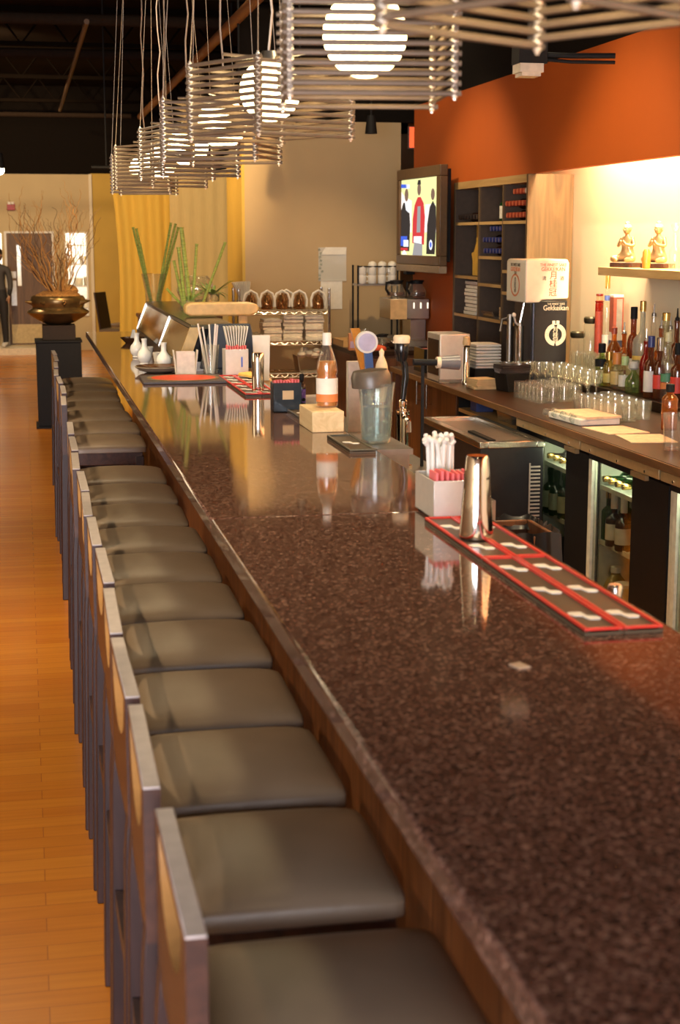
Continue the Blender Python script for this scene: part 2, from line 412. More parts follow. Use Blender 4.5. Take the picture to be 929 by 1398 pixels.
# ================================================================== BAR
BX0, BX1, BYE, BZ = .428, 1.105, 11.34, 1.07
M_GRAN = granite_mat()
bar = thing('bar_counter', 'long bar counter with polished brown granite top running the length of the room', 'bar counter', (0, 0, 0))
for a, c in ((.1, 3.686), (3.690, BYE)):
    obj('granite_top', B().bb((BX0, a, BZ - .04), (BX1, c, BZ)), M_GRAN, bar, .006)
obj('front_panel', B().bb((.74, .1, 0), (.78, BYE - .15, BZ - .04)), M_WALNUT, bar)
obj('back_panel', B().bb((1.02, .1, 0), (1.06, BYE - .15, BZ - .04)), M_BLACK, bar)
obj('end_panel', B().bb((.78, BYE - .19, 0), (1.02, BYE - .15, BZ - .04)), M_WALNUT, bar)
M_BRK = wood('orange_bracket_wood', (.30, .11, .025), (.45, .18, .045), 'Z', 4, .4)
for k in range(11):
    y = .9 + k * 1.0
    obj('bracket', B().prism([(.50, 1.03), (.74, 1.03), (.74, .78), (.70, .80), (.52, .97)], 'y', y - .02, y + .02), M_BRK, bar)
obj('foot_rail', B().tube([(.62, .3, .2), (.62, BYE - .3, .2)], .02, 10), M_GOLD, bar)
# ================================================================== STOOLS
def make_stool():
    r = thing('bar_stool', '', 'bar stool')
    # seat x 0.02..0.385 from the back, width .43 along y ; origin at the back panel, centre of its width, on the floor
    obj('seat', B().pad((.205, 0, .742), (.375, .402, .045), .016, .022, 12), M_VINYL, r)
    obj('seat_frame', B().bb((.03, -.20, .66), (.37, -.175, .72)).bb((.03, .175, .66), (.37, .20, .72)).bb((.03, -.175, .66), (.055, .175, .72)).bb((.345, -.175, .66), (.37, .175, .72)), M_ESPY, r, .003)
    W, Z0, Z1 = .206, .715, .955
    # back board: solid bar on top, half-moon hand hole under it
    hz = Z1 - .013; arc = [( -.160 + .320 * i / 16, hz - .105 * math.sqrt(max(0, 1 - ((i - 8) / 8) ** 2))) for i in range(17)]
    b = B(); bm = b.bm; t = .026
    def ring(x):
        return [bm.verts.new((x, y, z)) for y, z in arc]
    xa, xb = -t / 2, t / 2
    for x in (xa, xb):
        a = ring(x)
        top = [bm.verts.new((x, y, Z1)) for y, z in arc]; low = [bm.verts.new((x, y, Z0)) for y, z in arc]
        hl = [bm.verts.new((x, y, hz)) for y, z in arc]
        for i in range(16):
            b._f([low[i], low[i + 1], a[i + 1], a[i]]); b._f([hl[i], hl[i + 1], top[i + 1], top[i]])
        for sgn, k in ((-1, 0), (1, 16)):
            e = [bm.verts.new((x, sgn * W, z)) for z in (Z0, hz, Z1)]
            b._f([low[k], e[0], e[1], hl[k]]); b._f([hl[k], e[1], e[2], top[k]])
        if x == xa: A = (a, top, low, hl)
        else: C = (a, top, low, hl)
    for n_ in (0, 1, 2, 3):
        b.mi = 1 if n_ == 0 else 0
        for i in range(16): b._f([A[n_][i], A[n_][i + 1], C[n_][i + 1], C[n_][i]])
    b.mi = 0
    for sgn in (-1, 1):
        q = [bm.verts.new((x, sgn * W, z)) for x in (xa, xb) for z in (Z0, Z1)]; b._f([q[0], q[1], q[3], q[2]])
        for z in (Z0, Z1): b._f([bm.verts.new(p) for p in ((xa, sgn * .16, z), (xa, sgn * W, z), (xb, sgn * W, z), (xb, sgn * .16, z))])
    bmesh.ops.remove_doubles(bm, verts=bm.verts[:], dist=1e-5)
    obj('backrest', b, [M_ESPY, mat('hole_rim_brown', (.34, .17, .055), .4)], r)  # curved rim of the hand hole in a lighter brown than the board
    tr_ = obj('top_edge', B().bb((-t / 2, -W, Z1), (t / 2, W, Z1 + .004)), mat('sheen_pale_edge', (.46, .40, .38), .32), r, .0015); tr_['label'] = 'pale top edge with painted sheen'  # thin cap, its pale colour paints in the reflected highlight
    for s in (-1, 1):
        obj('leg', B().prism([(-.035, 0), (.005, 0), (.016, .70), (.014, .735), (-.014, .735), (-.02, .66)], 'y', s * .185 - .02, s * .185 + .02), M_ESP, r, .003)
        obj('leg', B().prism([(.345, 0), (.380, 0), (.375, .70), (.335, .70)], 'y', s * .185 - .02, s * .185 + .02), M_ESP, r, .003)
        obj('stretcher', B().bb((.0, s * .185 - .010, .30), (.35, s * .185 + .010, .34)), M_ESP, r)
    obj('stretcher', B().bb((-.02, -.17, .40), (-.0, .17, .44)), M_ESP, r)
    obj('foot_rest', B().bb((.345, -.17, .25), (.37, .17, .29)), M_ESP, r)
    return r
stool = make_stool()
far_edges = [2.065, 2.563, 3.022, 3.47, 3.941, 4.395, 4.837, 5.289, 5.759, 6.24, 6.74, 7.86, 8.43, 8.99, 9.49, 10.05, 10.58, 11.08]
xoff = [.168, .160, .160, .163, .170, .165, .163, .168, .160, .168, .172, .172, .185, .178, .170, .180, .192, .190]
order = ['nearest bar stool, cut off by the bottom of the photo', 'second bar stool from the front of the row', 'third bar stool from the front of the row', 'fourth bar stool from the front of the row', 'fifth bar stool from the front of the row', 'sixth bar stool from the front of the row', 'seventh bar stool from the front of the row', 'eighth bar stool from the front of the row', 'ninth bar stool from the front, third before the wide gap', 'tenth bar stool from the front, next to last before the wide gap', 'last bar stool of the near run, just before the wide gap',
         'first bar stool beyond the wide gap, its dark side showing', 'second bar stool beyond the wide gap', 'third bar stool beyond the wide gap', 'fourth bar stool beyond the wide gap', 'fifth bar stool beyond the wide gap', 'next to last bar stool at the far end by the pedestal', 'farthest bar stool, beside the planter pedestal']
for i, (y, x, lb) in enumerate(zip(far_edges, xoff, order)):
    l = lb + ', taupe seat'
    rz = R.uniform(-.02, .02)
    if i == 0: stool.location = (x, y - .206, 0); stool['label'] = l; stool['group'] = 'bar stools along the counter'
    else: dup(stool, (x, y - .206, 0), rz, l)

# ================================================================== PENDANT LAMPS
M_ROD = mat('lattice_rod', (.15, .105, .068), .42, .0, var=.1)
M_BEAD = mat('bead_metal', (.90, .84, .72), .3, .6)
M_GLOBE = emis('glowing_globe', (1.0, .76, .38), 11.)
M_WIRE = mat('hanging_wire', (.42, .33, .24), .5, .4)
def make_lamp():
    r = thing('pendant_lamp', '', 'pendant lamp')
    S = .152; n = 11; dz = .0178; z0 = -.122
    for k in range(2):
        for s in (-S, S):
            b = B()
            for i in range(n):
                z = z0 + i * dz + (dz / 2 if k else 0)
                if k == 0: b.cyl((-S - .012, s, z), (S + .012, s, z), .0052, n=6)
                else: b.cyl((s, -S - .012, z), (s, S + .012, z), .0052, n=6)
            obj('rod_panel', b, M_ROD, r)
    for sx in (-S, S):
        for sy in (-S, S):
            b = B()
            b.cyl((sx, sy, z0 - .012), (sx, sy, z0 + n * dz + .004), .0028, n=6)
            for i in range(2 * n + 1): b.sph((sx, sy, z0 - dz / 4 + i * dz / 2), .0068 if i % 2 else .0056, 8)
            obj('corner_post', b, M_BEAD, r)
            obj('hanging_wire', B().cyl((sx, sy, z0 + n * dz), (sx * .35, sy * .35, 4.0 - 2.115), .0011, n=4), M_WIRE, r)
    obj('globe', B().sph((0, 0, 0), .081, 28), M_GLOBE, r)
    obj('globe_cap', B().lathe([(0, .10), (.022, .10), (.030, .076), (.028, .072), (0, .072)], n=14), M_STEELD, r)
    obj('cross_bar', B().cyl((-S, 0, .082), (S, 0, .082), .004, n=6).cyl((0, -S, .082), (0, S, .082), .004, n=6), M_ROD, r)
    cp = [(.006 * math.sin(i * 1.9), .006 * math.cos(i * 2.3), .10 + i * .1) for i in range(18)] + [(0, 0, 1.885)]
    obj('cord', B().tube(cp, .0034, 5), M_WIRE, r)
    return r
lamp = make_lamp()
LY = [1.90, 3.0, 4.17, 5.18, 6.26, 7.53, 8.52]
lrz = [32, -7, 28, -24, 12, 30, -12]
lord = ['nearest pendant lamp, its rod lattice cut off by the top edge', 'big pendant lamp second from the front, its whole glowing globe in view', 'third pendant lamp from the front, partly behind the big one', 'fourth pendant lamp from the front of the row', 'fifth pendant lamp from the front, middle of the hanging row', 'next to last pendant lamp in the receding row', 'farthest pendant lamp in front of the gold curtain']
for i, y in enumerate(LY):
    o = lamp if i == 0 else dup(lamp, (0, 0, 0))
    o.location = (.66, y, (2.132, 2.132, 2.132, 2.118, 2.106, 2.105, 2.103)[i]); o.rotation_euler.z = math.radians(lrz[i])
    o['label'] = lord[i]; o['group'] = 'pendant lamps over the bar'
# ================================================================== ON THE BAR
def V(p, dz=0.): return (p.x, p.y, p.z + dz)
# ---- spill mats with a red rim and white print
M_MATBLK = mat('bar_mat_black', (.085, .055, .03), .45, var=.2, vscale=300)
M_PRINT = mat('mat_print_white', (.86, .80, .70), .6)
def bar_mat(name, label, cx, y0, y1, w, group, rim=M_RED, logos=2, bars=()):
    L = y1 - y0; t = thing(name, label, 'bar mat', (cx, (y0 + y1) / 2, BZ + .0005), 0, group); h = .013
    obj('base', B().bb((-w / 2, -L / 2, 0), (w / 2, L / 2, h * .7)), M_MATBLK, t)
    e = .007
    obj('rim', B().bb((-w / 2, -L / 2, h * .35), (-w / 2 + e, L / 2, h + .001)).bb((w / 2 - e, -L / 2, h * .35), (w / 2, L / 2, h + .001)).bb((-w / 2 + e, -L / 2, h * .35), (w / 2 - e, -L / 2 + e, h + .001)).bb((-w / 2 + e, L / 2 - e, h * .35), (w / 2 - e, L / 2, h + .001)), rim, t, .0015)
    for k in range(logos):
        b = B()
        y = -L / 2 + L * (k + .5) / logos
        b.prism([(-.024, y + .012), (-.018, y + .002), (-.004, y - .002), (.002, y - .028), (.020, y - .030), (.026, y - .020), (.022, y - .008), (.006, y - .002), (.004, y + .026), (-.014, y + .028), (-.023, y + .024)], 'z', h * .7, h * .7 + .0018)
        obj('print', b, M_PRINT, t)
    return t
x0 = .928
bar_mat('bar_mat', 'red-rimmed bar mat nearest the camera, on the stool side of the pair', x0 + .036, 2.44, 3.055, .071, 'red-rimmed mats by the shaker', logos=3)
bar_mat('bar_mat', 'red-rimmed bar mat nearest the camera, on the fridge side of the pair', x0 + .109, 2.44, 3.055, .071, 'red-rimmed mats by the shaker', logos=3)
bar_mat('bar_mat', 'red-rimmed bar mat carrying the tall steel shaker', x0 + .036, 3.06, 3.535, .071, 'red-rimmed mats by the shaker')
bar_mat('bar_mat', 'red-rimmed bar mat beside the shaker, toward the fridges', x0 + .109, 3.06, 3.535, .071, 'red-rimmed mats by the shaker')
for k, (y0, y1) in enumerate(((6.56, 7.02), (7.03, 7.48))):
    for s in (0, 1):
        bar_mat('bar_mat', 'red-rimmed bar mat by the dark napkin holder, %s, %s side' % (('near half', 'far half')[k], ('stool', 'sink')[s]), .975 + s * .073 - .02, y0, y1, .071, 'red-rimmed mats further down the bar', logos=3)
bar_mat('bar_mat', 'black bar mat with white print in front of the lidded pitcher', 1.04, 4.74, 5.12, .085, None, mat('olive_rubber', (.10, .085, .055), .4), 1)
bar_mat('bar_mat', 'black bar mat beyond the wooden block, half hidden by it', 1.04, 5.60, 6.02, .085, None, mat('olive_rubber', (.10, .085, .055), .4), 1)
# ---- shakers
def shaker(label, x, y, z, r0, r1, h, inv=True):
    t = thing('cocktail_shaker', label, 'shaker', (x, y, z))
    obj('tumbler', B().lathe([(0, 0), (r0 * .98, 0), (r0, .004), (r0 + (r1 - r0) * .72, h * .74)], n=32), M_CHROME, t)
    ra = r0 + (r1 - r0) * .72
    obj('cap', B().lathe([(ra * 1.03, h * .72), (ra * 1.03, h * .76), (r1 * 1.02, h * .97), (r1 * .92, h), (0, h)], n=32), M_CHROME, t)
    return t
p = at(648, 735, Z=BZ + .012)
shaker('tall polished steel cocktail shaker standing on the red-rimmed mats', .979, 3.27, BZ + .0138, .039, .025, .186)
p = at(367, 538, Z=BZ + .012)
shaker('slim steel cocktail shaker at the near end of the far red mats', .99, 6.66, BZ + .0138, .026, .027, .168)
# ---- straw caddies: a steel box of straws and sugar packets
def caddy(label, loc, rz, w, d, h, straws, pink=True, logo=(.05, .12, .55), group=None):
    t = thing('straw_caddy', label, 'caddy', loc, rz, group)
    b = B(); e = .0025
    b.bb((-w / 2, -d / 2, .004), (w / 2, d / 2, .008)).bb((-w / 2, -d / 2, .004), (-w / 2 + e, d / 2, h)).bb((w / 2 - e, -d / 2, .004), (w / 2, d / 2, h))
    b.bb((-w / 2, -d / 2, .004), (w / 2, -d / 2 + e, h)).bb((-w / 2, d / 2 - e, .004), (w / 2, d / 2, h)).bb((-w / 2, -e / 2, .004), (w / 2, e / 2, h * .9))
    obj('box', b, M_SATIN, t, .004)
    for sx in (-1, 1):
        for sy in (-1, 1): obj('foot', B().cyl((sx * (w / 2 - .012), sy * (d / 2 - .012), 0), (sx * (w / 2 - .012), sy * (d / 2 - .012), .005), .007), M_BLACK, t)
    if pink:
        for k in range(8): obj('sugar_packet', B().box((-w / 2 + .012 + k * (w - .024) / 7, -d / 4, h - .008 + R.uniform(-.004, .004)), (.006, d * .36, .05), 0, R.uniform(-.06, .06)), M_PINK, t)
    if logo:
        obj('emblem', B().bb((w * .18, -d / 2 - .0012, h * .35), (w * .18 + .007, -d / 2, h * .72)), mat('emblem_blue', logo, .4), t)
    for k in range(straws):
        a = R.uniform(0, 2 * PI); r = R.uniform(.0, .028); q = Vector((R.uniform(-.028, .028) * w / .1, d / 4 + R.uniform(-.016, .016), h * .45)); L = R.uniform(.12, .15)
        tip = q + Vector((math.cos(a) * r * 1.3 , math.sin(a) * r, L * .95))
        obj('straw', B().cyl(q - Vector((0, 0, h * .35)), tip, .0052, n=8).cyl(tip, tip + Vector((math.cos(a) * .012, math.sin(a) * .01, .010)), .0062, n=8), M_WHITE, t)
    return t
caddy('steel caddy with white bar straws and pink sugar packets beside the tall shaker', (1.012, 3.635, BZ + .0008), 0, .118, .18, .098, 18)
# ---- lidded water pitcher
M_CLEARP = glass('clear_plastic', (.88, .92, .90), 1.4, .10, (.60, .64, .62))
t = thing('drip_tray', 'small steel drip tray level with the bar top under the lidded pitcher', 'tray', (1.165, 5.02, .929))
obj('tray_top', B().bb((-.058, -.2, .122), (.06, .2, .1405)), M_STEELD, t)
for sy in (-1, 1): obj('tray_leg', B().bb((-.05, sy * .18 - .01, 0), (.05, sy * .18 + .01, .122)), M_STEELD, t)
t = thing('lidded_pitcher', 'clear plastic water pitcher with a dark tilted lid', 'pitcher', (1.142, 5.0, BZ + .0008))
# the pitcher stands on the lower drip ledge behind the bar
obj('body', B().lathe([(0, .0), (.046, 0), (.049, .006), (.058, .16), (.064, .20), (.061, .20), (.055, .16), (.046, .008), (0, .008)], n=28), M_CLEARP, t)
obj('water', B().lathe([(0, .010), (.044, .010), (.051, .12), (0, .12)], n=24), glass('pale_water', (.78, .85, .84), 1.33, .10, (.5, .62, .64)), t)
obj('lid', B().lathe([(.066, .188), (.067, .222), (.058, .242), (0, .250)], n=28, M=Matrix.Rotation(math.radians(-5), 4, 'Y')), mat('smoke_grey_lid', (.10, .075, .055), .35), t)
obj('handle', B().tube([(0, .06, .18), (0, .095, .175), (0, .10, .11), (0, .088, .05), (0, .05, .03)], .008, 8), M_CLEARP, t)
obj('spout', B().prism([(-.062, .19), (-.078, .215), (-.060, .222)], 'y', -.015, .015), M_BLACK, t)
struct('trim_drip_ledge', B().bb((1.26, 4.6, .88), (1.44, 7.0, .9285)).bb((1.41, 4.6, .5), (1.44, 7.0, .88)).bb((1.062, .3, .88), (1.26, BYE - .2, .9285)).bb((1.062, .3, .5), (1.09, BYE - .2, .88)).bb((1.23, .3, .5), (1.26, BYE - .2, .88)), M_STEELD)
# ---- wooden block, liquor bottle on it
def liquor(name, label, cat, loc, prof, gm, n=18, cap=None, capm=None, lab=None, labm=None, liquid=None, lm=None, extra=None, group=None):
    t = thing(name, label, cat, loc, 0, group)
    obj('bottle_glass', B().lathe(prof, n=n), gm, t)
    if liquid:
        pr = [(max(0, r - .0025), z) for r, z in prof if z <= liquid]; pr = [(0, .004)] + [(r, max(z, .004)) for r, z in pr if r > 0] + [(0, pr[-1][1])]
        obj('liquor', B().lathe(pr, n=n), lm, t)
    if cap: obj('cap', B().lathe(cap, n=12), capm, t)
    if lab:
        r, z0, z1 = lab; obj('label', B().lathe([(r, z0), (r, z1)], n=n), labm, t)
    if extra: obj('band', B().lathe([(extra[0], extra[1]), (extra[0], extra[2])], n=n), extra[3], t)
    return t
def bprof(r, h, nr, neck=.3, sh=.12):
    """bottle outline: base radius, height, neck radius, neck share, shoulder share"""
    zs = h * (1 - neck - sh); zn = h * (1 - neck)
    return [(0, 0), (r * .92, 0), (r, .006), (r, zs), (r * .92, zs + (zn - zs) * .35), (nr * 1.5, zs + (zn - zs) * .8), (nr, zn), (nr, h - .012), (nr * 1.15, h - .01), (nr * 1.15, h), (0, h)]
def pourer(nr, h): return [(nr * .9, h - .005), (nr * .9, h + .012), (.006, h + .016), (.0035, h + .05), (.003, h + .062), (0, h + .062)]
def capp(nr, h, l=.035): return [(nr * 1.2, h - l), (nr * 1.2, h + .003), (nr, h + .006), (0, h + .006)]
q = at(450, 590, Z=BZ)
blk = tag(obj('wooden_block', B().box((0, 0, .037), (.115, .26, .074)), wood('pale_block_wood', (.62, .44, .22), (.78, .60, .34), 'Y', 4, .5), None, .003, loc=(1.035, 5.42, BZ)), 'pale wooden block on the bar under the amber liquor bottle', 'block')
M_AMB = glass('amber_liquor', (.92, .42, .03), 1.36, .30, (.80, .36, .03))
pr = [(0, 0), (.036, 0), (.039, .006), (.039, .10), (.036, .115), (.040, .128), (.034, .165), (.020, .205), (.0145, .225), (.0145, .25), (0, .25)]
liquor('liquor_bottle', 'amber liquor bottle with a white and orange label on the wooden block', 'bottle', (1.06, 5.44, BZ + .0745), pr, M_GLASS, 20,
       [(.0165, .222), (.0165, .262), (.014, .266), (0, .266)], M_WHITE, (.0396, .045, .105), M_PAPER, .20, M_AMB, (.0399, .020, .048, mat('label_orange', (.70, .22, .06), .6)))
# ---- dark napkin holder with pink packets
q = at(393, 563, Z=BZ)
t = thing('napkin_holder', 'dark glossy holder filled with pink sweetener packets', 'holder', (q.x, q.y + .04, BZ + .0008))
obj('case', B().bb((-.056, -.04, 0), (.056, .04, .006)).bb((-.056, -.04, 0), (-.052, .04, .115)).bb((.052, -.04, 0), (.056, .04, .115)).bb((-.056, -.04, 0), (.056, -.036, .115)).bb((-.056, .036, 0), (.056, .04, .115)), mat('smoked_plastic', (.03, .04, .05), .08), t, .004)
for k in range(9): obj('sweetener_packet', B().box((-.046 + k * .0115, 0, .098 + R.uniform(-.006, .006)), (.007, .055, .058), 0, R.uniform(-.1, .1)), M_PINK, t)
obj('sticker', B().bb((-.02, -.0415, .05), (.024, -.0402, .085)), M_TAN, t)
# black scoop by it
t = thing('bar_scoop', 'small black bar scoop lying beyond the napkin holder', 'scoop', (1.04, 6.24, BZ + .0235), .3)
obj('bowl', B().lathe([(0, -.022), (.03, -.016), (.045, .006), (.043, .006), (.028, -.013), (0, -.018)], n=18, sy=1.5), M_BLACKG, t)
obj('handle', B().tube([(0, -.06, .0), (.0, -.12, .012), (0, -.17, .01)], .007, 8), M_BLACKG, t)
# small purple-banded bottle
p = at(427, 557, Z=BZ)
liquor('bitters_bottle', 'small dark bitters bottle with a purple band', 'bottle', (1.085, 5.98 + .12, BZ + .0005), bprof(.016, .13, .008, .25), mat('dark_bottle', (.03, .015, .012), .1), 14, capp(.008, .13, .02), M_BLACK, None, None, extra=(.0164, .02, .075, mat('purple_label', (.12, .06, .30), .5)))
# ---- white paper-wrapped carton (folded card)
t = thing('white_carton', 'open white takeaway carton standing behind the dark napkin holder', 'carton', (1.25, 6.75, .929))
obj('carton_body', B().prism([(-.04, 0), (.04, 0), (.052, .13), (.048, .13), (.037, .004), (-.037, .004), (-.048, .13), (-.052, .13)], 'y', -.05, .05).bb((-.04, -.05, .002), (.04, -.046, .12)).bb((-.04, .046, .002), (.04, .05, .12)), M_PAPER, t)
# yellow folded cloth on far mats
tag(obj('yellow_napkin', B().pad((0, 0, .008), (.07, .16, .016), .006, .006, 6), mat('yellow_cloth', (.80, .52, .12), .8), loc=(1.06, 7.36, BZ + .0155), rz=.3), 'folded yellow napkin lying on the far red mats', 'napkin')
# ---- far caddy with pink rim, straw cup, napkin fan
q = at(312, 505, Z=BZ)
caddy('tall steel caddy with a pink rim of packets near the sushi case', (1.012, 7.56, BZ + .0008), .05, .115, .09, .135, 0)
def cup(name, label, x, y, z, r0, r1, h, m, group=None):
    return tag(obj(name, B().lathe([(0, 0), (r0, 0), (r1, h), (r1 * .95, h), (r0 * .95, .004), (0, .004)], n=20), m, loc=(x, y, z)), label, 'cup', group)
q = at(294, 503, Z=BZ)
t = thing('straw_cup', 'clear tumbler of white straws beside the tall steel caddy', 'cup', (.90, 7.66, BZ + .0008))
obj('tumbler', B().lathe([(0, 0), (.036, 0), (.046, .15), (.044, .15), (.034, .004), (0, .004)], n=20), M_GLASS, t)
for k in range(9):
    a = R.uniform(0, 2 * PI); obj('straw', B().cyl((.02 * math.cos(a), .02 * math.sin(a), .006), (.055 * math.cos(a + .3) - .012, .04 * math.sin(a), .225 + R.uniform(0, .03)), .0045, n=7), M_WHITE, t)
t = thing('napkin_fan', 'fan of white napkins standing behind the tall steel caddy', 'napkins', (1.03, 7.68, BZ + .0008))
obj('stand', B().bb((-.05, -.03, 0), (.05, .03, .12)), M_STEELD, t)
for k in range(9): obj('napkin', B().box((-.045 + k * .0115, 0, .175), (.004, .06, .13), 0, 0, (k - 4) * .05), M_PAPER, t)
# ---- white square cup in front of the case
q = at(270, 507, Z=BZ)
tag(obj('paper_cup', B().prism([(-.048, 0), (.048, 0), (.062, .125), (.058, .125), (.045, .004), (-.045, .004), (-.058, .125), (-.062, .125)], 'y', -.03, .03).bb((-.045, -.03, .002), (.045, -.027, .118)).bb((-.045, .027, .002), (.045, .03, .118)), mat('pale_card', (.72, .64, .54), .6), loc=(.775, 7.66, BZ + .0006)), 'white square paper cup standing beside the round red placemat', 'cup')
# ---- placemat, plate
t = thing('placemat', 'dark square placemat with a big red disc', 'placemat', (.735, 7.36, BZ + .0005), -.02)
obj('board', B().bb((-.20, -.17, 0), (.19, .20, .012)), mat('slate_board', (.075, .060, .060), .5), t, .003)
obj('disc', B().lathe([(0, .0125), (.155, .0125), (.155, .0145), (0, .0145)], c=(0, .02, 0), n=36), mat('red_disc', (.62, .06, .015), .5), t)
obj('disc_rim', B().lathe([(.155, .0125), (.172, .0125), (.172, .0148), (.155, .0148)], c=(0, .02, 0), n=36), mat('olive_disc', (.22, .15, .06), .5), t)
t = thing('serving_dish', 'low dark oval dish with a pale underside beside the sake flasks', 'dish', (.66, 7.86, BZ + .0005))
obj('dish_body', B().lathe([(0, 0), (.06, 0), (.10, .012), (.125, .03), (.120, .032), (.09, .016), (0, .012)], n=32), mat('stone_glaze', (.32, .26, .19), .35), t)
obj('dish_inside', B().lathe([(0, .0135), (.09, .0175), (.118, .0335), (0, .0335)][:3] + [(.119, .034)], n=32), mat('brown_glaze', (.10, .04, .015), .25), t)
# ---- sake flasks and cups
fl = [(0, 0), (.030, 0), (.034, .004), (.030, .012), (.044, .03), (.050, .055), (.044, .08), (.026, .10), (.018, .115), (.017, .15), (.022, .165), (.018, .166), (.013, .15), (0, .12)]
for i, (x, y, z, lb) in enumerate([(.70, 8.02, 1, 'nearest white porcelain sake flask, beside the glass case'), (.625, 8.35, 1, 'white porcelain sake flask in the middle of the group'), (.62, 8.85, 1, 'farthest white porcelain sake flask near the end of the case')]):
    t = thing('sake_flask', lb, 'flask', (x, y, BZ + .0006 + (.03 if i == 9 else 0)), 0, 'white sake flasks')
    t.scale = (.80, .80, .84)
    obj('flask_body', B().lathe(fl, n=24), M_PORC, t)
for i, (x, y, lb) in enumerate([(.735, 8.20, 'small white sake cup behind the nearest flask'), (.71, 8.55, 'small white sake cup beside the middle flask'), (.70, 9.0, 'small white sake cup by the farthest flask')]):
    cup('sake_cup', lb, x, y, BZ + .0006, .018, .026, .05, M_PORC, 'white sake cups')
t = thing('soy_dish', 'small dark dish holding a white triangular card far down the bar', 'dish', (.685, 10.1, BZ + .0006))
obj('dish_body', B().lathe([(0, 0), (.05, 0), (.085, .035), (.08, .036), (.045, .006), (0, .006)], n=24), mat('brown_glaze', (.10, .04, .015), .25), t)
obj('folded_card', B().prism([(-.018, .03), (.018, .03), (.012, .085), (-.004, .085)], 'y', -.012, .012), M_PAPER, t)
# ---- sushi display case with sloping glass
t = thing('sushi_case', 'low glass sushi display case with sloping front and steel rails', 'display case', (.93, 9.385, BZ + .0006), 0)
L = 1.485
prof_ = [(-.165, .0), (-.165, .05), (-.06, .265), (.02, .285), (.165, .285), (.165, 0)]
obj('base', B().bb((-.165, -L, 0), (.13, L, .045)), M_STEELD, t)
obj('front_glass', B().prism([(-.165, .05), (-.158, .05), (-.093, .212), (-.100, .212)], 'y', -L + .01, L - .01), glass('case_glass', (.70, .62, .42), 1.5, .10, (.16, .13, .08)), t)
obj('top_panel', B().bb((-.10, -L, .212), (.13, L, .235)), mat('case_top', (.10, .085, .05), .25, .5), t, .004)
obj('rear_panel', B().bb((.115, -L, .045), (.13, L, .212)), M_BLACKG, t)
for y in (-L - .004, -.30, L - .02): obj('frame_rib', B().prism([(-.168, .040), (-.168, .055), (-.104, .222), (-.048, .222), (-.112, .040)], 'y', y, y + .02), mat('case_end_tan', (.55, .38, .16), .5) if y < -1 else M_STEEL, t)
obj('end_panel', B().prism([(-.158, .045), (-.095, .212), (.115, .212), (.115, .045)], 'y', -L + .022, -L + .030), M_BLACKG, t)
obj('shelf_tray', B().bb((-.12, -L + .03, .06), (.11, L - .03, .075)), M_STEELD, t)
# ---- vases with bamboo
def stalk(b, p0, p1, r):
    p0, p1 = Vector(p0), Vector(p1); L = (p1 - p0).length; k = max(3, int(L / .085)); pts = []
    for i in range(k):
        a = p0.lerp(p1, i / k); c = p0.lerp(p1, (i + 1) / k); w = (c - a)
        b.cyl(a, a + w * .93, r, r * .96, 8); b.cyl(a + w * .93, c, r * 1.22, r * 1.22, 8)
t = thing('bamboo_vase', 'tall flared glass vase with two leaning bundles of bamboo', 'vase', (.905, 11.10, BZ + .0006))
obj('glass_vase', B().lathe([(0, 0), (.045, 0), (.05, .006), (.06, .30), (.085, .42), (.081, .42), (.056, .30), (.044, .012), (0, .012)], n=24), M_GLASS, t)
for (tx, tz) in ((-.135, .745), (-.115, .735), (-.09, .63), (.135, .775), (.165, .77), (.19, .745)):
    b = B(); stalk(b, (.02 if tx < 0 else -.02, R.uniform(-.02, .02), .02), (tx, R.uniform(-.05, .05), tz), .0085); obj('bamboo_stalk', b, M_BAMB, t)
t = thing('bamboo_planter', 'cluster of upright bamboo stalks behind the sushi case', 'plant', (1.0, 9.55, BZ + .2362), 0)
obj('pot', B().lathe([(0, 0), (.06, 0), (.07, .06), (.066, .06), (.056, .006), (0, .006)], n=20), M_GLASS, t)
for tx, tz, r in ((-.045, .50, .013), (-.065, .38, .011), (-.095, .30, .009), (.05, .40, .009), (.225, .41, .0085), (-.14, .13, .008)):
    b = B(); stalk(b, (R.uniform(-.03, .03) * .6 + tx * .25, 0, .008), (tx, R.uniform(-.02, .02), tz), r); obj('bamboo_stalk', b, M_BAMB, t)
for k in range(10):
    a = R.uniform(0, 2 * PI); b = B(); pts = [(0, 0, .05), (.05 * math.cos(a), .05 * math.sin(a), .09), (.10 * math.cos(a), .10 * math.sin(a), .10 + R.uniform(-.05, .04))]
    b.tube(pts, .006, 4, .0008); obj('leaf', b, M_LEAF, t)
t = thing('leafy_plant', 'small plant with long green leaves in a glass pot', 'plant', (1.20, 10.05, BZ + .2385))
obj('pot', B().lathe([(0, 0), (.04, 0), (.05, .08), (.046, .08), (.037, .005), (0, .005)], n=18), M_GLASS, t)
for k in range(18):
    a = k * 2.4; L = R.uniform(.10, .19); u = R.uniform(.35, .9); b = B(); n = 7; pr = []
    for i in range(n + 1):
        f = i / n; rad = L * f * (1.1 - .2 * f); z = .07 + L * u * f - .10 * f * f * (1.2 - u); w = .011 * math.sin(PI * min(1, f * .9 + .12))
        c = Vector((rad * math.cos(a), rad * math.sin(a), z)); s = Vector((-math.sin(a), math.cos(a), .0)) * w
        pr.append((b.bm.verts.new(c - s), b.bm.verts.new(c + Vector((0, 0, -.003))), b.bm.verts.new(c + s)))
    for q0, q1 in zip(pr, pr[1:]): b._f([q0[0], q0[1], q1[1], q1[0]]); b._f([q0[1], q0[2], q1[2], q1[1]])
    obj('leaf', b, M_LEAF, t)
t = thing('glass_bowl', 'round clear glass bowl behind the bamboo stalks', 'bowl', (1.115, 10.28, BZ + .2385))
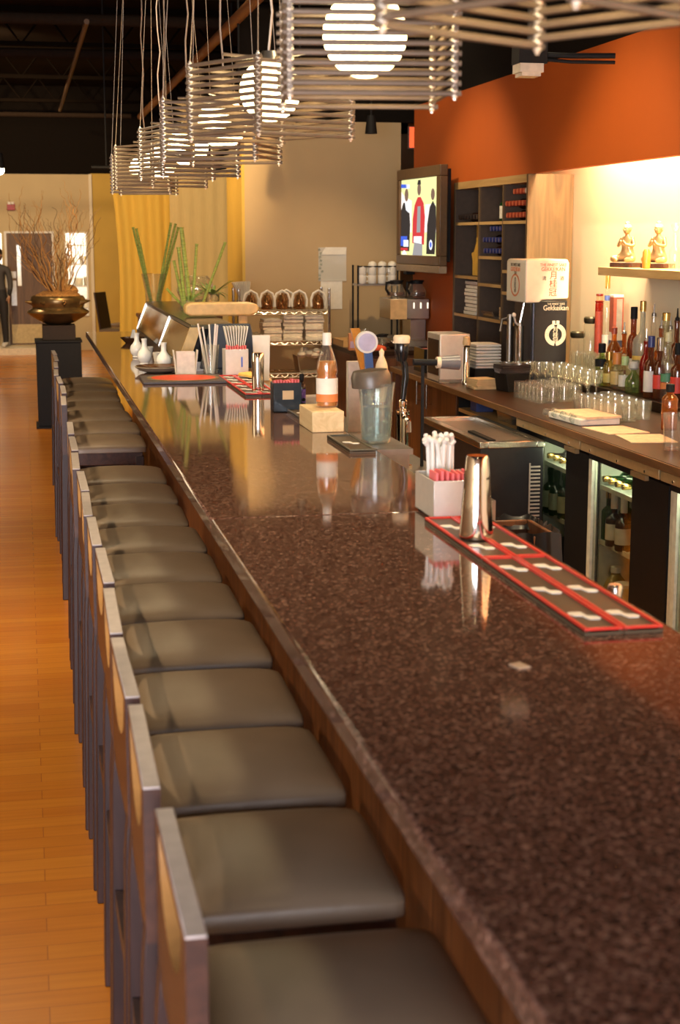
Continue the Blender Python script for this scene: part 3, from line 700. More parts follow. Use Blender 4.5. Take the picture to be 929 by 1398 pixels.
obj('bowl_glass', B().lathe([(0, 0), (.05, 0), (.10, .03), (.125, .085), (.115, .15), (.085, .185), (.082, .183), (.11, .15), (.12, .085), (.095, .033), (0, .006)], n=28), M_GLASS, t)
t = thing('service_riser', 'wooden riser behind the sushi case carrying the bowl and leafy plant', 'riser', (1.19, 10.16, .929))
obj('riser_top', B().bb((-.125, -.24, .346), (.14, .25, .378)), M_OAKV, t)
for s in (-1, 1): obj('riser_leg', B().bb((-.07, s * .22 - .012, 0), (.06, s * .22 + .012, .346)), M_OAKV, t)
# ---- till (dark screen back) and wooden hood
t = thing('till', 'dark point-of-sale screen seen from behind at the sushi case', 'till', (1.01, 7.79, BZ + .0006))
obj('screen_back', B().prism([(-.15, .02), (.16, .02), (.11, .245), (-.09, .245)], 'y', -.016, .016), mat('till_blue_black', (.030, .038, .055), .45), t, .006)
obj('stand', B().bb((-.05, .016, .0), (.07, .05, .15)), mat('till_blue_black', (.030, .038, .055), .45), t)
obj('foot_plate', B().bb((-.08, -.025, 0), (.10, .07, .015)), mat('till_blue_black', (.030, .038, .055), .45), t)
t = thing('wooden_hood', 'rounded tan wooden beam on a post above the till', 'beam', (1.075, 8.65, BZ - .1415))
obj('beam', B().prism([(-.20, .40), (-.17, .385), (.16, .385), (.205, .40), (.215, .425), (.20, .45), (.16, .46), (-.17, .46), (-.20, .445)], 'y', -.06, .06), mat('tan_lacquer', (.62, .40, .16), .4), t, .01)
obj('post', B().bb((.10, -.03, 0), (.15, .03, .387)), mat('tan_lacquer', (.62, .40, .16), .4), t)
obj('hook', B().tube([(.15, 0, .24), (.19, 0, .25), (.215, 0, .225), (.20, 0, .20), (.18, 0, .205)], .009, 8), mat('tan_lacquer', (.62, .40, .16), .4), t)
t = thing('order_printer', 'beige order printer with a hanging paper strip', 'printer', (1.165, 7.75, BZ - .1415))
obj('paper_strip', B().prism([(-.03, .10), (.045, .10), (.05, .33), (-.04, .33)], 'y', -.004, .004), M_PAPER, t)
obj('printer_body', B().bb((-.045, -.0, 0), (.06, .14, .11)), M_TAN, t, .008)
# ---- tiny pale rectangle on the bare granite
tag(obj('pale_rectangle', B().box((0, 0, .0012), (.022, .030, .002)), mat('rectangle_beige', (.42, .31, .22), .6), loc=(at(710, 910, Z=BZ).x, at(710, 910, Z=BZ).y, BZ + .0003), rz=.3), 'tiny pale rectangle on the bare granite near the mats', 'scrap')
# ---- beer taps
def tap_base(x, y, label, hm):
    t = thing('beer_tap', label, 'beer tap', (x, y, .929))
    obj('tower', B().lathe([(0, 0), (.035, 0), (.035, .01), (.021, .014), (.021, .20), (.024, .205), (.024, .225), (0, .232)], n=18), M_CHROME, t)
    obj('spout', B().tube([(0, -.02, .20), (0, -.06, .205), (0, -.085, .19), (0, -.09, .15)], .010, 8), M_CHROME, t)
    obj('collar', B().lathe([(.012, .228), (.015, .235), (.015, .262), (.010, .268), (0, .268)], n=14), M_CHROME, t)
    return t
q = at(545, 560, Y=5.45); tx = q.x
t = tap_base(1.32, 5.35, 'beer tap with a curved black handle and cream cap', None); t.scale.z = .917
obj('handle', B().tube([(0, 0, .262), (.004, 0, .31), (.010, 0, .36), (.006, 0, .40), (-.006, 0, .43)], .010, 10, .014), M_BLACKG, t)
obj('handle_head', B().lathe([(0, .415), (.018, .418), (.025, .45), (.026, .485), (.024, .49), (0, .49)], c=(-.006, 0, 0), n=18), M_BLACKG, t)
obj('cream_cap', B().lathe([(0, .488), (.030, .488), (.031, .51), (.026, .518), (0, .52)], c=(-.006, 0, 0), n=18), mat('cream_cap', (.75, .58, .38), .5), t)
t = tap_base(1.29, 5.75, 'beer tap with a blue paddle handle and round white badge', None)
obj('handle', B().prism([(-.016, .26), (.016, .26), (.004, .40), (-.026, .40)], 'y', -.010, .010), mat('tap_blue', (.05, .12, .32), .3), t)
obj('badge', B().cyl((-.016, -.014, .425), (-.016, .014, .425), .042, n=28), M_WHITE, t)
obj('badge_ring', B().cyl((-.016, -.0155, .425), (-.016, -.014, .425), .034, n=28), mat('badge_lilac', (.50, .46, .60), .5), t)
t = tap_base(1.345, 6.05, 'beer tap with a slanted orange paddle handle', None)
obj('handle', B().prism([(-.02, .26), (.02, .26), (-.035, .46), (-.07, .46)], 'y', -.010, .010), mat('tap_amber', (.62, .26, .03), .3), t)
t = tap_base(1.225, 5.28, 'beer tap with a pale flame-shaped handle', None); t.scale.z = .93
obj('handle', B().lathe([(0, .25), (.012, .255), (.022, .32), (.026, .37), (.020, .41), (.008, .44), (.010, .455), (0, .47)], n=16), mat('tap_ivory', (.75, .58, .36), .25), t)
tag(obj('tap_cover', B().bb((-.03, -.02, 0), (.045, .02, .30)), mat('pale_board', (.60, .52, .42), .6), loc=(1.365, 6.4, .929)), 'pale upright board behind the orange tap', 'board')
# ================================================================== BACK BAR
KF, KZ = 2.40, .90           # counter front plane, counter top height
t = thing('back_counter', 'long dark wooden counter against the lit back wall behind the bar', 'counter', (0, 0, 0))
obj('counter_top', B().bb((KF - .02, 2.6, KZ - .034), (XW - .002, 9.98, KZ)), M_DKWOOD, t, .004)
obj('counter_edge', B().bb((KF - .028, 2.6, KZ - .034), (KF - .02, 9.98, KZ - .001)), M_EDGE, t, .002)
obj('raised_step', B().bb((3.03, 2.6, KZ), (XW - .002, 8.45, KZ + .05)), M_DKWOOD, t, .003)
obj('end_panel', B().bb((KF, 9.93, 0), (XS - .005, 9.98, KZ - .034)), M_WALNUT, t)
obj('back_board', B().bb((XW - .04, 2.6, 0), (XW - .005, 9.93, KZ - .034)), M_BLACK, t)
t = thing('base_cabinet', 'dark walnut base cabinet with a bar handle at the far end of the back counter', 'cabinet', (KF + .02, 9.2, 0))
obj('body', B().bb((.02, -.68, .08), (.62, .70, KZ - .036)).bb((.06, -.66, 0), (.60, .68, .08)), M_WALNUT, t)
for y0, y1, hy in ((-.67, -.01, -.12), (.01, .69, .12)):
    d = obj('door', B().bb((0, y0, .10), (.02, y1, KZ - .045)), M_WALNUT, t, .002)
    obj('door_handle', B().tube([(0, hy, .74), (-.03, hy, .74)], .004, 6).tube([(0, hy, .84), (-.03, hy, .84)], .004, 6).cyl((-.032, hy, .715), (-.032, hy, .865), .0055, n=8), M_STEEL, d)
t = thing('open_shelf_unit', 'open black shelf unit under the counter beyond the bottle cooler', 'shelf', (KF + .02, 7.95, 0))
obj('side_panel', B().bb((0, .52, 0), (.6, .55, KZ - .036)).bb((0, -.58, 0), (.6, -.55, KZ - .036)), M_BLACK, t)
obj('shelf', B().bb((0, -.55, .40), (.6, .52, .42)).bb((0, -.55, .04), (.6, .52, .06)), M_BLACK, t)
obj('shelf', B().bb((0, -.55, .765), (.6, .52, .785)), M_OAKY, t)
obj('rear_panel', B().bb((.58, -.55, .06), (.6, .52, KZ - .036)), M_BLACK, t)
tag(obj('blue_packet', B().box((0, 0, .035), (.10, .12, .07)), mat('blue_card', (.05, .07, .22), .5), None, .004, loc=(KF + .10, 8.28, .785)), 'small blue packet on the open shelf under the counter', 'packet')
tag(obj('white_card', B().box((0, 0, .038), (.02, .07, .075), 0, 0, .25), M_PAPER, loc=(KF + .10, 8.40, .786)), 'white card leaning on the open shelf under the counter', 'card')
tag(obj('clear_tub', B().prism([(-.05, 0), (.05, 0), (.06, .05), (-.06, .05)], 'y', -.12, .12), M_GLASS, loc=(KF + .11, 7.72, .786)), 'clear plastic tub on the open shelf over the bottle cooler', 'tub')
# ---- steel-rimmed bottle cooler chest standing in the aisle
t = thing('bottle_cooler', 'black chest cooler with steel rim and sliding lid in front of the back counter', 'cooler', (2.215, 7.37, 0))
obj('body', B().bb((-.15, -.52, .03), (.16, .53, .775)), mat('cooler_black', (.022, .022, .026), .35), t, .004)
obj('rim', B().bb((-.155, -.525, .775), (-.115, .535, .805)).bb((.125, -.525, .775), (.165, .535, .805)).bb((-.115, -.525, .775), (.125, -.485, .805)).bb((-.115, .495, .775), (.125, .535, .805)), M_STEEL, t, .003)
l = obj('sliding_lid', B().bb((-.113, -.483, .785), (.123, .02, .798)).bb((-.113, -.02, .776), (.123, .493, .786)), M_STEELD, t)
obj('lid_grip', B().bb((-.09, -.47, .798), (-.06, -.10, .808)), M_BLACK, l)
b = B()
for k in range(22): b.bb((.095, -.5235, .30 + k * .018), (.145, -.5205, .308 + k * .018))
b.bb((.090, -.5235, .295), (.097, -.5205, .70))
obj('vent_grille', b, mat('grille_pale', (.55, .48, .42), .5), t)
obj('foot', B().bb((-.13, -.5, 0), (-.10, -.47, .03)).bb((.11, -.5, 0), (.14, -.47, .03)).bb((-.13, .48, 0), (-.10, .51, .03)).bb((.11, .48, 0), (.14, .51, .03)), M_BLACK, t)
# ---- glass-door fridges
M_FRW = mat('fridge_liner', (.72, .74, .62), .5)
M_FRF = mat('fridge_door_frame', (.62, .63, .50), .4)
M_FLIT = emis('fridge_lamp', (.95, 1., .74), 30.)
M_BRASS = mat('header_bronze', (.52, .36, .17), .38, .5, var=.06)
FR = []
for k, (yf, o0, o1, yn, lb) in enumerate([(7.285, 7.10, 6.665, 6.375, 'under-counter glass-door fridge farthest from the camera, next to the cooler'), (6.37, 6.37, 5.87, 5.50, 'middle under-counter glass-door fridge holding dark wine bottles'), (5.49, 5.46, 4.95, 4.55, 'nearest under-counter glass-door fridge at the right edge')]):
    yc = (yf + yn) / 2; t = thing('bottle_fridge', lb, 'fridge', (KF + .02, yc, 0)); FR.append(t)
    a, c = o1 - yc, o0 - yc; e0, e1 = yn - yc, yf - yc - .003
    obj('case', B().bb((.03, e0, .02), (.62, a - .10, .83)).bb((.57, a - .10, .02), (.62, e1, .83)).bb((.03, a - .10, .02), (.57, e1, .06)).bb((.03, a - .1, .80), (.57, e1, .83)).bb((.03, c + .03, .06), (.57, e1, .80) ) if c + .03 < e1 else B().bb((.03, e0, .02), (.62, a - .10, .83)).bb((.57, a - .10, .02), (.62, e1, .83)).bb((.03, a - .10, .02), (.57, e1, .06)).bb((.03, a - .1, .80), (.57, e1, .83)), M_BLACK, t)
    fe = min(c + .03, e1)
    obj('liner', B().bb((.05, fe - .022, .07), (.56, fe - .004, .79)).bb((.55, a - .09, .07), (.565, fe - .02, .79)).bb((.05, a - .095, .065), (.56, fe - .01, .07)).bb((.05, a - .098, .07), (.56, a - .085, .79)), M_FRW, t)
    dr = obj('door', B().bb((0, e0, .02), (.025, a, .80)).bb((0, a, .02), (.025, fe, .09)).bb((0, a, .785), (.025, fe, .815)), M_BLACK, t, .002)
    obj('door_post', B().bb((-.002, c - .045, .09), (.024, c - .012, .785)), M_FRW, dr)
    obj('door_post', B().bb((-.001, c - .012, .09), (.024, min(c + .018, fe), .785)), M_FRF, dr)
    obj('door_glass', B().bb((.010, a, .09), (.014, c - .045, .785)), glass('fridge_glass', (.93, .95, .88)), dr)
    obj('door_handle', B().bb((-.018, a - .17, .79), (-.0, a - .02, .81)), M_BRASS, dr)
    for z in (.415, .66): obj('wire_shelf', B().bb((.05, a - .08, z), (.50, fe - .025, z + .008)).bb((.045, a - .08, z - .006), (.055, fe - .025, z + .014)), M_FRW, t)
    obj('lamp_tube', B().cyl((.06, a - .05, .775), (.06, c - .08, .775), .009, n=8), M_FLIT, t)
    hb = obj('header', B().bb((-.042, e0 + .01, .825), (.03, e1, .864)), M_BRASS, t, .002)
    for y in (e0 + .14, (e0 + e1) / 2, e1 - .12): obj('screw', B().cyl((-.046, y, .838), (-.041, y, .838), .006, n=10), M_CHROME, hb)
M_GREENB = glass('green_bottle_glass', (.10, .34, .06), 1.4, .22, (.03, .16, .03))
M_DARKB = glass('dark_wine_glass', (.10, .05, .03), 1.4, .35, (.05, .02, .012))
M_LABEL = mat('cream_label', (.74, .68, .56), .6)
def bott(name, label, x, y, z, r, h, nr, gm, cap=None, capm=None, lab=None, labm=None, group=None, neck=.3, sh=.12, liquid=None, lm=None, n=16, prof=None, extra=None):
    return liquor(name, label, 'bottle', (x, y, z), prof or bprof(r, h, nr, neck, sh), gm, n, cap, capm, lab, labm, liquid, lm, extra, group)
x = KF + .02
# middle fridge: two dark bottles with white labels, green ones behind, jugs below
for i, (dx, y) in enumerate(((.060, 6.205), (.060, 6.095))):
    bott('wine_bottle', ('left', 'right')[i] + ' dark bottle with white labels on the middle fridge shelf', x + dx, y, .4235, .036, .225, .013, M_DARKB, capp(.013, .225, .06), M_LABEL, (.0366, .03, .10), M_LABEL, 'dark bottles in the middle fridge', neck=.36)
for i, (dx, y) in enumerate(((.085, 6.33), (.150, 6.29), (.160, 6.18))):
    bott('green_bottle', ('leftmost', 'middle', 'rightmost')[i] + ' of the green bottles behind the dark ones in the middle fridge', x + dx, y, .4235, .033, .22, .013, M_GREENB, capp(.013, .22, .03), M_GOLD, group='green bottles in the middle fridge')
def lying(name, label, x, y, z, r, h, gm, group):
    t = thing(name, label, 'bottle', (x, y, z + r), 0, group); t.rotation_euler = (0, math.radians(90), 0); t.location.x = x
    obj('bottle_glass', B().lathe(bprof(r, h, .012), n=14), gm, t); obj('cap', B().lathe(capp(.012, h, .03), n=10), M_GOLD, t)
    t.rotation_euler = (0, math.radians(-90), 0); t.location.x = x + h
    return t
for i, y in enumerate((6.31, 6.235, 6.16, 6.085)):
    lying('lying_bottle', 'green bottle lying on the top shelf of the middle fridge, %s' % ('farthest', 'second', 'third', 'nearest')[i], x + .05, y, .6685, .034, .24, M_GREENB, 'lying bottles in the middle fridge')
for i, y in enumerate((7.05, 6.96, 6.87)):
    lying('lying_bottle', 'dark bottle lying on the top shelf of the far fridge, %s' % ('farthest', 'middle', 'nearest')[i], x + .05, y, .6685, .034, .24, M_DARKB, 'lying bottles in the far fridge')
t = thing('juice_jug', 'pale yellow juice jug with a printed label at the bottom of the middle fridge', 'jug', (x + .075, 6.20, .0705))
obj('jug_body', B().lathe([(0, 0), (.05, 0), (.054, .01), (.054, .17), (.04, .20), (.02, .225), (.02, .245), (0, .245)], n=20), glass('yellow_juice', (.80, .62, .16), 1.35, .35, (.70, .50, .14)), t)
obj('label', B().lathe([(.0546, .05), (.0546, .15)], n=20), M_LABEL, t); obj('lid', B().lathe([(.023, .235), (.023, .26), (0, .262)], n=14), M_WHITE, t)
t = thing('juice_carton', 'cream tub beside the juice jug in the middle fridge', 'tub', (x + .070, 6.08, .0705))
obj('tub_body', B().lathe([(0, 0), (.038, 0), (.046, .20), (0, .20)], n=18), mat('cream_tub', (.72, .58, .30), .5), t); obj('lid', B().lathe([(.048, .198), (.048, .212), (0, .213)], n=18), M_WHITE, t)
for i, (dx, y) in enumerate(((.065, 7.05), (.065, 6.965), (.075, 6.87))):
    bott('green_bottle', 'green bottle with a pale label on the middle shelf of the far fridge, %s' % ('farthest', 'middle', 'nearest')[i], x + dx, y, .4235, .036, .215, .014, M_GREENB, capp(.014, .215, .03), M_GREENB, (.0366, .03, .11), mat('mint_label', (.58, .66, .44), .6), 'green labelled bottles in the far fridge')
for i, (dx, y) in enumerate(((.065, 7.04), (.065, 6.95), (.075, 6.86))):
    bott('dark_bottle', 'dark bottle at the bottom of the far fridge, %s' % ('farthest', 'middle', 'nearest')[i], x + dx, y, .0705, .038, .26, .014, M_DARKB, capp(.014, .26, .04), M_BLACK, (.0386, .08, .12), M_RED, 'dark bottles low in the far fridge')
# ---- black-lined bin behind the mats
t = thing('waste_bin', 'waste bin with a crumpled black liner behind the near bar mats', 'bin', (1.585, 4.79, 0))
obj('bin_body', B().prism([(-.07, -.13), (.07, -.13), (.07, .13), (-.07, .13)], 'z', .0, .74), M_BLACK, t, .01)
obj('bin_rim', B().bb((-.085, -.15, .74), (-.07, .15, .80)).bb((.07, -.15, .74), (.085, .15, .80)).bb((-.07, -.15, .74), (.07, -.135, .80)).bb((-.07, .135, .74), (.07, .15, .80)), M_WALNUT, t, .004)
b = B(); n = 40
prr = [[], [], []]
for i in range(n):
    a = 2 * PI * i / n; cx, cy = math.cos(a), math.sin(a); k = 1 / max(abs(cx) / .09, abs(cy) / .155)
    w = 1 + .05 * math.sin(9 * a) + .04 * math.sin(17 * a)
    for j, (f, z) in enumerate(((.80, .77), (1.04, .812), (1.10, .70))): prr[j].append(b.bm.verts.new((cx * k * f * (w if j else 1), cy * k * f * (w if j else 1), z + (.006 * math.sin(13 * a) if j else 0))))
for q0, q1 in zip(prr, prr[1:]):
    for i in range(n): b._f([q0[i], q0[(i + 1) % n], q1[(i + 1) % n], q1[i]])
obj('bin_liner', b, M_BLACKG, t)
# bottle top standing on the ledge behind the mats
bott('ledge_bottle', 'bottle with a pale cap on the ledge behind the nearest mats', 1.15, 2.86, .929, .022, .12, .012, M_GLASS, [(.0155, .10), (.0155, .125), (.012, .13), (0, .13)], M_STEEL, neck=.2)
# ================================================================== WINE CABINET
Y0, Y1 = 9.34, 11.04
t = thing('wine_cabinet', 'tall oak wine cabinet with open pigeonholes set into the orange wall', 'cabinet', (0, 0, 0))
cols = [(9.34, 9.865), (9.865, 10.412), (10.412, 11.04)]
obj('side_panel', B().bb((XS - .004, Y0, KZ + .001), (XW - .004, Y0 + .03, 2.134)), M_OAKV, t)
obj('side_panel', B().bb((XS - .004, Y1 - .03, KZ + .001 if False else .0), (XW - .004, Y1, 2.134)), M_OAKV, t)
obj('rear_panel', B().bb((XW - .02, Y0 + .03, KZ + .001), (XW - .004, Y1 - .03, 2.134)), M_SHELFIN, t)
obj('top_panel', B().bb((XS - .004, Y0 + .03, 2.085), (XW - .02, Y1 - .03, 2.134)), M_OAKY, t)
for y in (9.865, 10.412):
    d = obj('divider', B().bb((XS + .012, y - .011, KZ + .001), (XW - .02, y + .011, 2.085)), M_SHELFIN, t); obj('divider_edge', B().bb((XS, y - .011, KZ + .001), (XS + .012, y + .011, 2.085)), M_OAKV, d)
obj('inner_lining', B().bb((XS + .004, Y0 + .03, KZ + .001), (XW - .02, Y0 + .034, 2.085)), M_SHELFIN, t); obj('inner_lining', B().bb((XS + .004, Y1 - .034, KZ + .001), (XW - .02, Y1 - .03, 2.085)), M_SHELFIN, t)
def csh(ci, z, m=M_OAKY):
    obj('shelf_edge', B().bb((XS + .0, cols[ci][0] + (.03 if ci == 0 else .011), z - .02), (XS + .012, cols[ci][1] - (.03 if ci == 2 else .011), z)), m, t)
    obj('shelf', B().bb((XS + .012, cols[ci][0] + (.03 if ci == 0 else .011), z - .02), (XW - .02, cols[ci][1] - (.03 if ci == 2 else .011), z)), M_SHELFIN, t)
for ci, zs in ((0, (1.85, 1.533, 1.393, 1.20)), (1, (1.85, 1.618, 1.433, 1.20)), (2, (1.85, 1.473, 1.20))):
    for z in zs: csh(ci, z, M_OAKY)
def lay_bottle(label, y, z, capm, gm, group):
    t = thing('wine_bottle', label, 'bottle', (XW - .025, y, z + .036), 0, group); t.rotation_euler = (0, math.radians(-90), 0)
    obj('bottle_glass', B().lathe(bprof(.034, .27, .014), n=12), gm, t); obj('capsule', B().lathe([(.016, .20), (.017, .272), (0, .273)], n=10), capm, t)
    return t
M_CAPR = mat('red_capsule', (.42, .07, .03), .35); M_CAPB = mat('blue_capsule', (.03, .04, .16), .3); M_CAPK = mat('black_capsule', (.03, .02, .018), .3); M_CAPW = mat('pale_capsule', (.6, .56, .55), .3, .5)
proto = {}
def lay(label, y, z, kind, group):
    cm = {'red': M_CAPR, 'blue': M_CAPB, 'black': M_CAPK, 'pale': M_CAPW}[kind]
    if kind not in proto: proto[kind] = lay_bottle(label, y, z, cm, M_DARKB, group)
    else:
        o = dup(proto[kind], (XW - .025, y, z + .036), 0, label, group); o.rotation_euler = proto[kind].rotation_euler
for r, cnt in enumerate((6, 6, 4)):
    for i in range(cnt): lay('red-capped wine bottle lying in the upper right pigeonhole, %s row' % ('bottom', 'middle', 'top')[r], 9.44 + i * .069 + (r == 1) * .02, 1.8505 + r * .074, 'red', 'red-capped wine bottles, %s row' % ('bottom', 'middle', 'top')[r])
lay('pale-capped wine bottle at the end of the top row of red-capped ones', 9.44 - .035 + .0, 1.8505 + 2 * .074 + .0, 'pale', None)
for r, cnt in enumerate((6, 6, 4)):
    for i in range(cnt): lay('dark blue-capped bottle lying in the middle pigeonhole, %s row' % ('bottom', 'middle', 'top')[r], 9.93 + i * .071 + (r == 1) * .02, 1.6185 + r * .074, 'blue', 'blue-capped bottles, %s row' % ('bottom', 'middle', 'top')[r])
for i in range(7): lay('black-capped bottle lying in the upper far pigeonhole', 10.47 + i * .075, 1.8505, 'black', 'black-capped bottles in the far pigeonhole')
for i, y in enumerate((10.20, 10.00)):
    bott('wine_bottle', ('far', 'near')[i] + ' one of two upright wine bottles with white labels in the cabinet', XS + .12, y, 1.8505, .036, .22, .014, M_GREENB if i == 0 else M_DARKB, capp(.014, .22, .05), M_TAN, (.0366, .02, .105), M_LABEL, 'upright wine bottles', neck=.38)
t = thing('wooden_cutout', 'yellow wooden cut-out stand leaning in the far pigeonhole', 'stand', (XS + .07, 10.66, 1.474))
obj('board', B().prism([(-.10, 0), (.13, 0), (.13, .10), (.16, .16), (.10, .17), (.04, .24), (.04, .37), (-.02, .37), (-.03, .23), (-.14, .20), (-.14, .17), (-.05, .15), (-.06, .10)], 'x', 0, .025), mat('yellow_wood', (.62, .36, .06), .5), t, .004)
obj('brace', B().bb((.025, -.02, 0), (.12, .02, .16)), mat('yellow_wood', (.62, .36, .06), .5), t)
for k in range(9): tag(obj('plate_box', B().box((R.uniform(-.008, .008), R.uniform(-.01, .01), .012), (.2, .30, .022)), M_PAPER, None, .002, loc=(XS + .13, 10.68, 1.2005 + k * .0265)), 'white flat box in the stack in the far cabinet column', 'box', 'stacked white boxes in the cabinet')
tag(obj('steel_tray', B().prism([(-.14, 0), (.14, 0), (.16, .045), (.15, .045), (.135, .006), (-.135, .006), (-.15, .045), (-.16, .045)], 'y', -.13, .13), M_STEEL, loc=(XS + .17, 10.24, 1.2005)), 'shallow steel tray in the middle column of the wine cabinet', 'tray')
for k in range(4): tag(obj('menu_booklet', B().box((0, 0, .010), (.14, .085, .019)), M_TAN, None, .002, loc=(XS + .10, 9.96, 1.2005 + k * .021)), 'tan booklet in the small pile beside the steel tray', 'booklet', 'tan booklets')
# ================================================================== SAKE DISPENSER
t = thing('sake_dispenser', 'white and black sake dispenser with red lettering on the back counter', 'dispenser', (2.815, 8.50, KZ))
M_SAKEW = mat('dispenser_cream', (.88, .80, .63), .45, var=.03)
obj('white_hood', B().prism([(0, .475), (.085, .475), (.10, .49), (.258, .495), (.262, .51), (.262, .70), (.25, .722), (.012, .722), (0, .71)], 'y', 0, .36), M_SAKEW, t, .010)
obj('black_body', B().bb((.045, .004, 0), (.258, .34, .49)), mat('dispenser_black', (.020, .018, .020), .35), t, .008)
obj('corner_rail', B().cyl((.052, .0, .01), (.052, .0, .475), .012, n=14), mat('rail_blue_black', (.05, .055, .075), .2, .6), t)
tp = obj('tap', B().cyl((.005, .10, .10), (.005, .10, .34), .024, n=18).cyl((.005, .10, .34), (.005, .10, .36), .016, n=14).cyl((.005, .10, .36), (.03, .10, .48), .007, n=8), M_CHROME, t)
obj('tap_lever', B().tube([(.0, .10, .34), (-.03, .08, .36), (-.045, .06, .40)], .006, 8).sph((-.047, .058, .405), .014, 10), M_WHITE, tp)
obj('drip_tray', B().bb((-.06, .02, 0), (.044, .22, .03)).bb((-.05, .03, .03), (.04, .21, .034)), M_STEELD, t)
obj('rear_tap', B().cyl((-.012, .24, .12), (-.012, .24, .40), .018, n=14).tube([(-.012, .24, .38), (-.06, .24, .37), (-.07, .24, .30)], .007, 8), M_STEELD, t)
RX = math.radians(90); M_TR = mat('letter_red', (.68, .10, .03), .5); M_TO = mat('letter_orange', (.78, .26, .10), .5); M_TK = mat('letter_dark', (.14, .10, .05), .5); M_TC = mat('letter_cream', (.86, .74, .58), .5)
def ft(s, sz, m, x, z, sx=1.): return text(s, sz, m, t, (x, -.0012, z), (RX, 0, 0), sx=sx)
ft('THE FINEST SAKE', .024, M_TR, .165, .690, .86); ft('GEKKEIKAN', .031, M_TR, .165, .665, .86)
ft('月', .050, M_TR, .168, .628); ft('桂', .050, M_TR, .166, .580); ft('冠', .050, M_TR, .164, .532)
ft('清', .026, M_TK, .112, .613); ft('酒', .026, M_TK, .218, .613)
for s, sz, z in (('THE FINEST SAKE', .016, .468), ('Gekkeikan', .042, .445)):
    text(s, sz, M_TC, t, (.187, .0012, z), (RX, 0, 0), sx=.86)
b = B()
def arc_band(b, cx, cz, r0, r1, a0, a1, y0, y1, n=18):
    for i in range(n):
        p = [(cx + r * math.cos(a), cz + r * math.sin(a)) for r, a in ((r0, a0 + (a1 - a0) * i / n), (r1, a0 + (a1 - a0) * i / n), (r1, a0 + (a1 - a0) * (i + .86) / n), (r0, a0 + (a1 - a0) * (i + .86) / n))]
        b.prism(p, 'y', y0, y1)
arc_band(b, .188, .292, .040, .064, math.radians(100), math.radians(265), .0015, .0038); arc_band(b, .188, .292, .040, .064, math.radians(-85), math.radians(80), .0015, .0038)
b.bb((.168, .0015, .355), (.184, .0038, .372)); b.bb((.192, .0015, .355), (.210, .0038, .372)); b.bb((.178, .0015, .349), (.198, .0038, .355))
obj('wreath_emblem', b, M_TC, t)
for s, z in (('月', .320), ('桂', .288), ('冠', .256)): text(s, .034, M_TC, t, (.188, .0012, z), (RX, 0, 0), ext=.001)
LZ = (RX, 0, math.radians(-90))
def lt(s, sz, m, y, z, sx=1.): return text(s, sz, m, t, (-.0012, y, z), LZ, sx=sx)
lt('THE FINEST SAKE', .026, M_TK, .19, .688, .9); lt('GEKKEIKAN', .036, M_TO, .19, .662, .9); lt('清酒', .022, M_TK, .19, .64)
lt('月', .034, M_TK, .19, .60); lt('桂', .034, M_TK, .19, .572); lt('冠', .034, M_TK, .19, .544)
b = B(); n = 28
for i in range(n):
    a0, a1 = 2 * PI * i / n, 2 * PI * (i + 1) / n
    b.prism([(.19 + .085 * f * math.cos(a), .572 + .066 * f * math.sin(a)) for f, a in ((1, a0), (1, a1), (.84, a1), (.84, a0))], 'x', -.0014, -.0004)
obj('oval_emblem', b, M_TO, t)
# ================================================================== SHELF AND THINGS ON IT
SZ = 1.586
t = thing('display_shelf', 'pale wooden wall shelf glowing under the cove light', 'shelf', (0, 0, 0))
obj('shelf_board', B().bb((XS + .005, 3.4, SZ - .045), (XW - .001, 8.12, SZ)), M_OAKY, t, .002)
def skin_figure(name, verts, edges, par, m, sub=2, root=0):
    me = bpy.data.meshes.new(name); me.from_pydata([v[:3] for v in verts], edges, []); me.update()
    o = bpy.data.objects.new(name, me); COL.objects.link(o)
    if par: o.parent = par
    sk = o.modifiers.new('skin', 'SKIN'); sk.use_smooth_shade = True
    for i, v in enumerate(verts):
        r = v[3]; r = r if isinstance(r, tuple) else (r, r)
        me.skin_vertices[0].data[i].radius = r; me.skin_vertices[0].data[i].use_root = (i == root)
    o.modifiers.new('smooth', 'SUBSURF').levels = sub; o.modifiers[-1].render_levels = sub
    me.materials.append(m)
    return o
M_STAT = mat('gilded_bronze', (.46, .30, .15), .32, .6, var=.3, vscale=18)
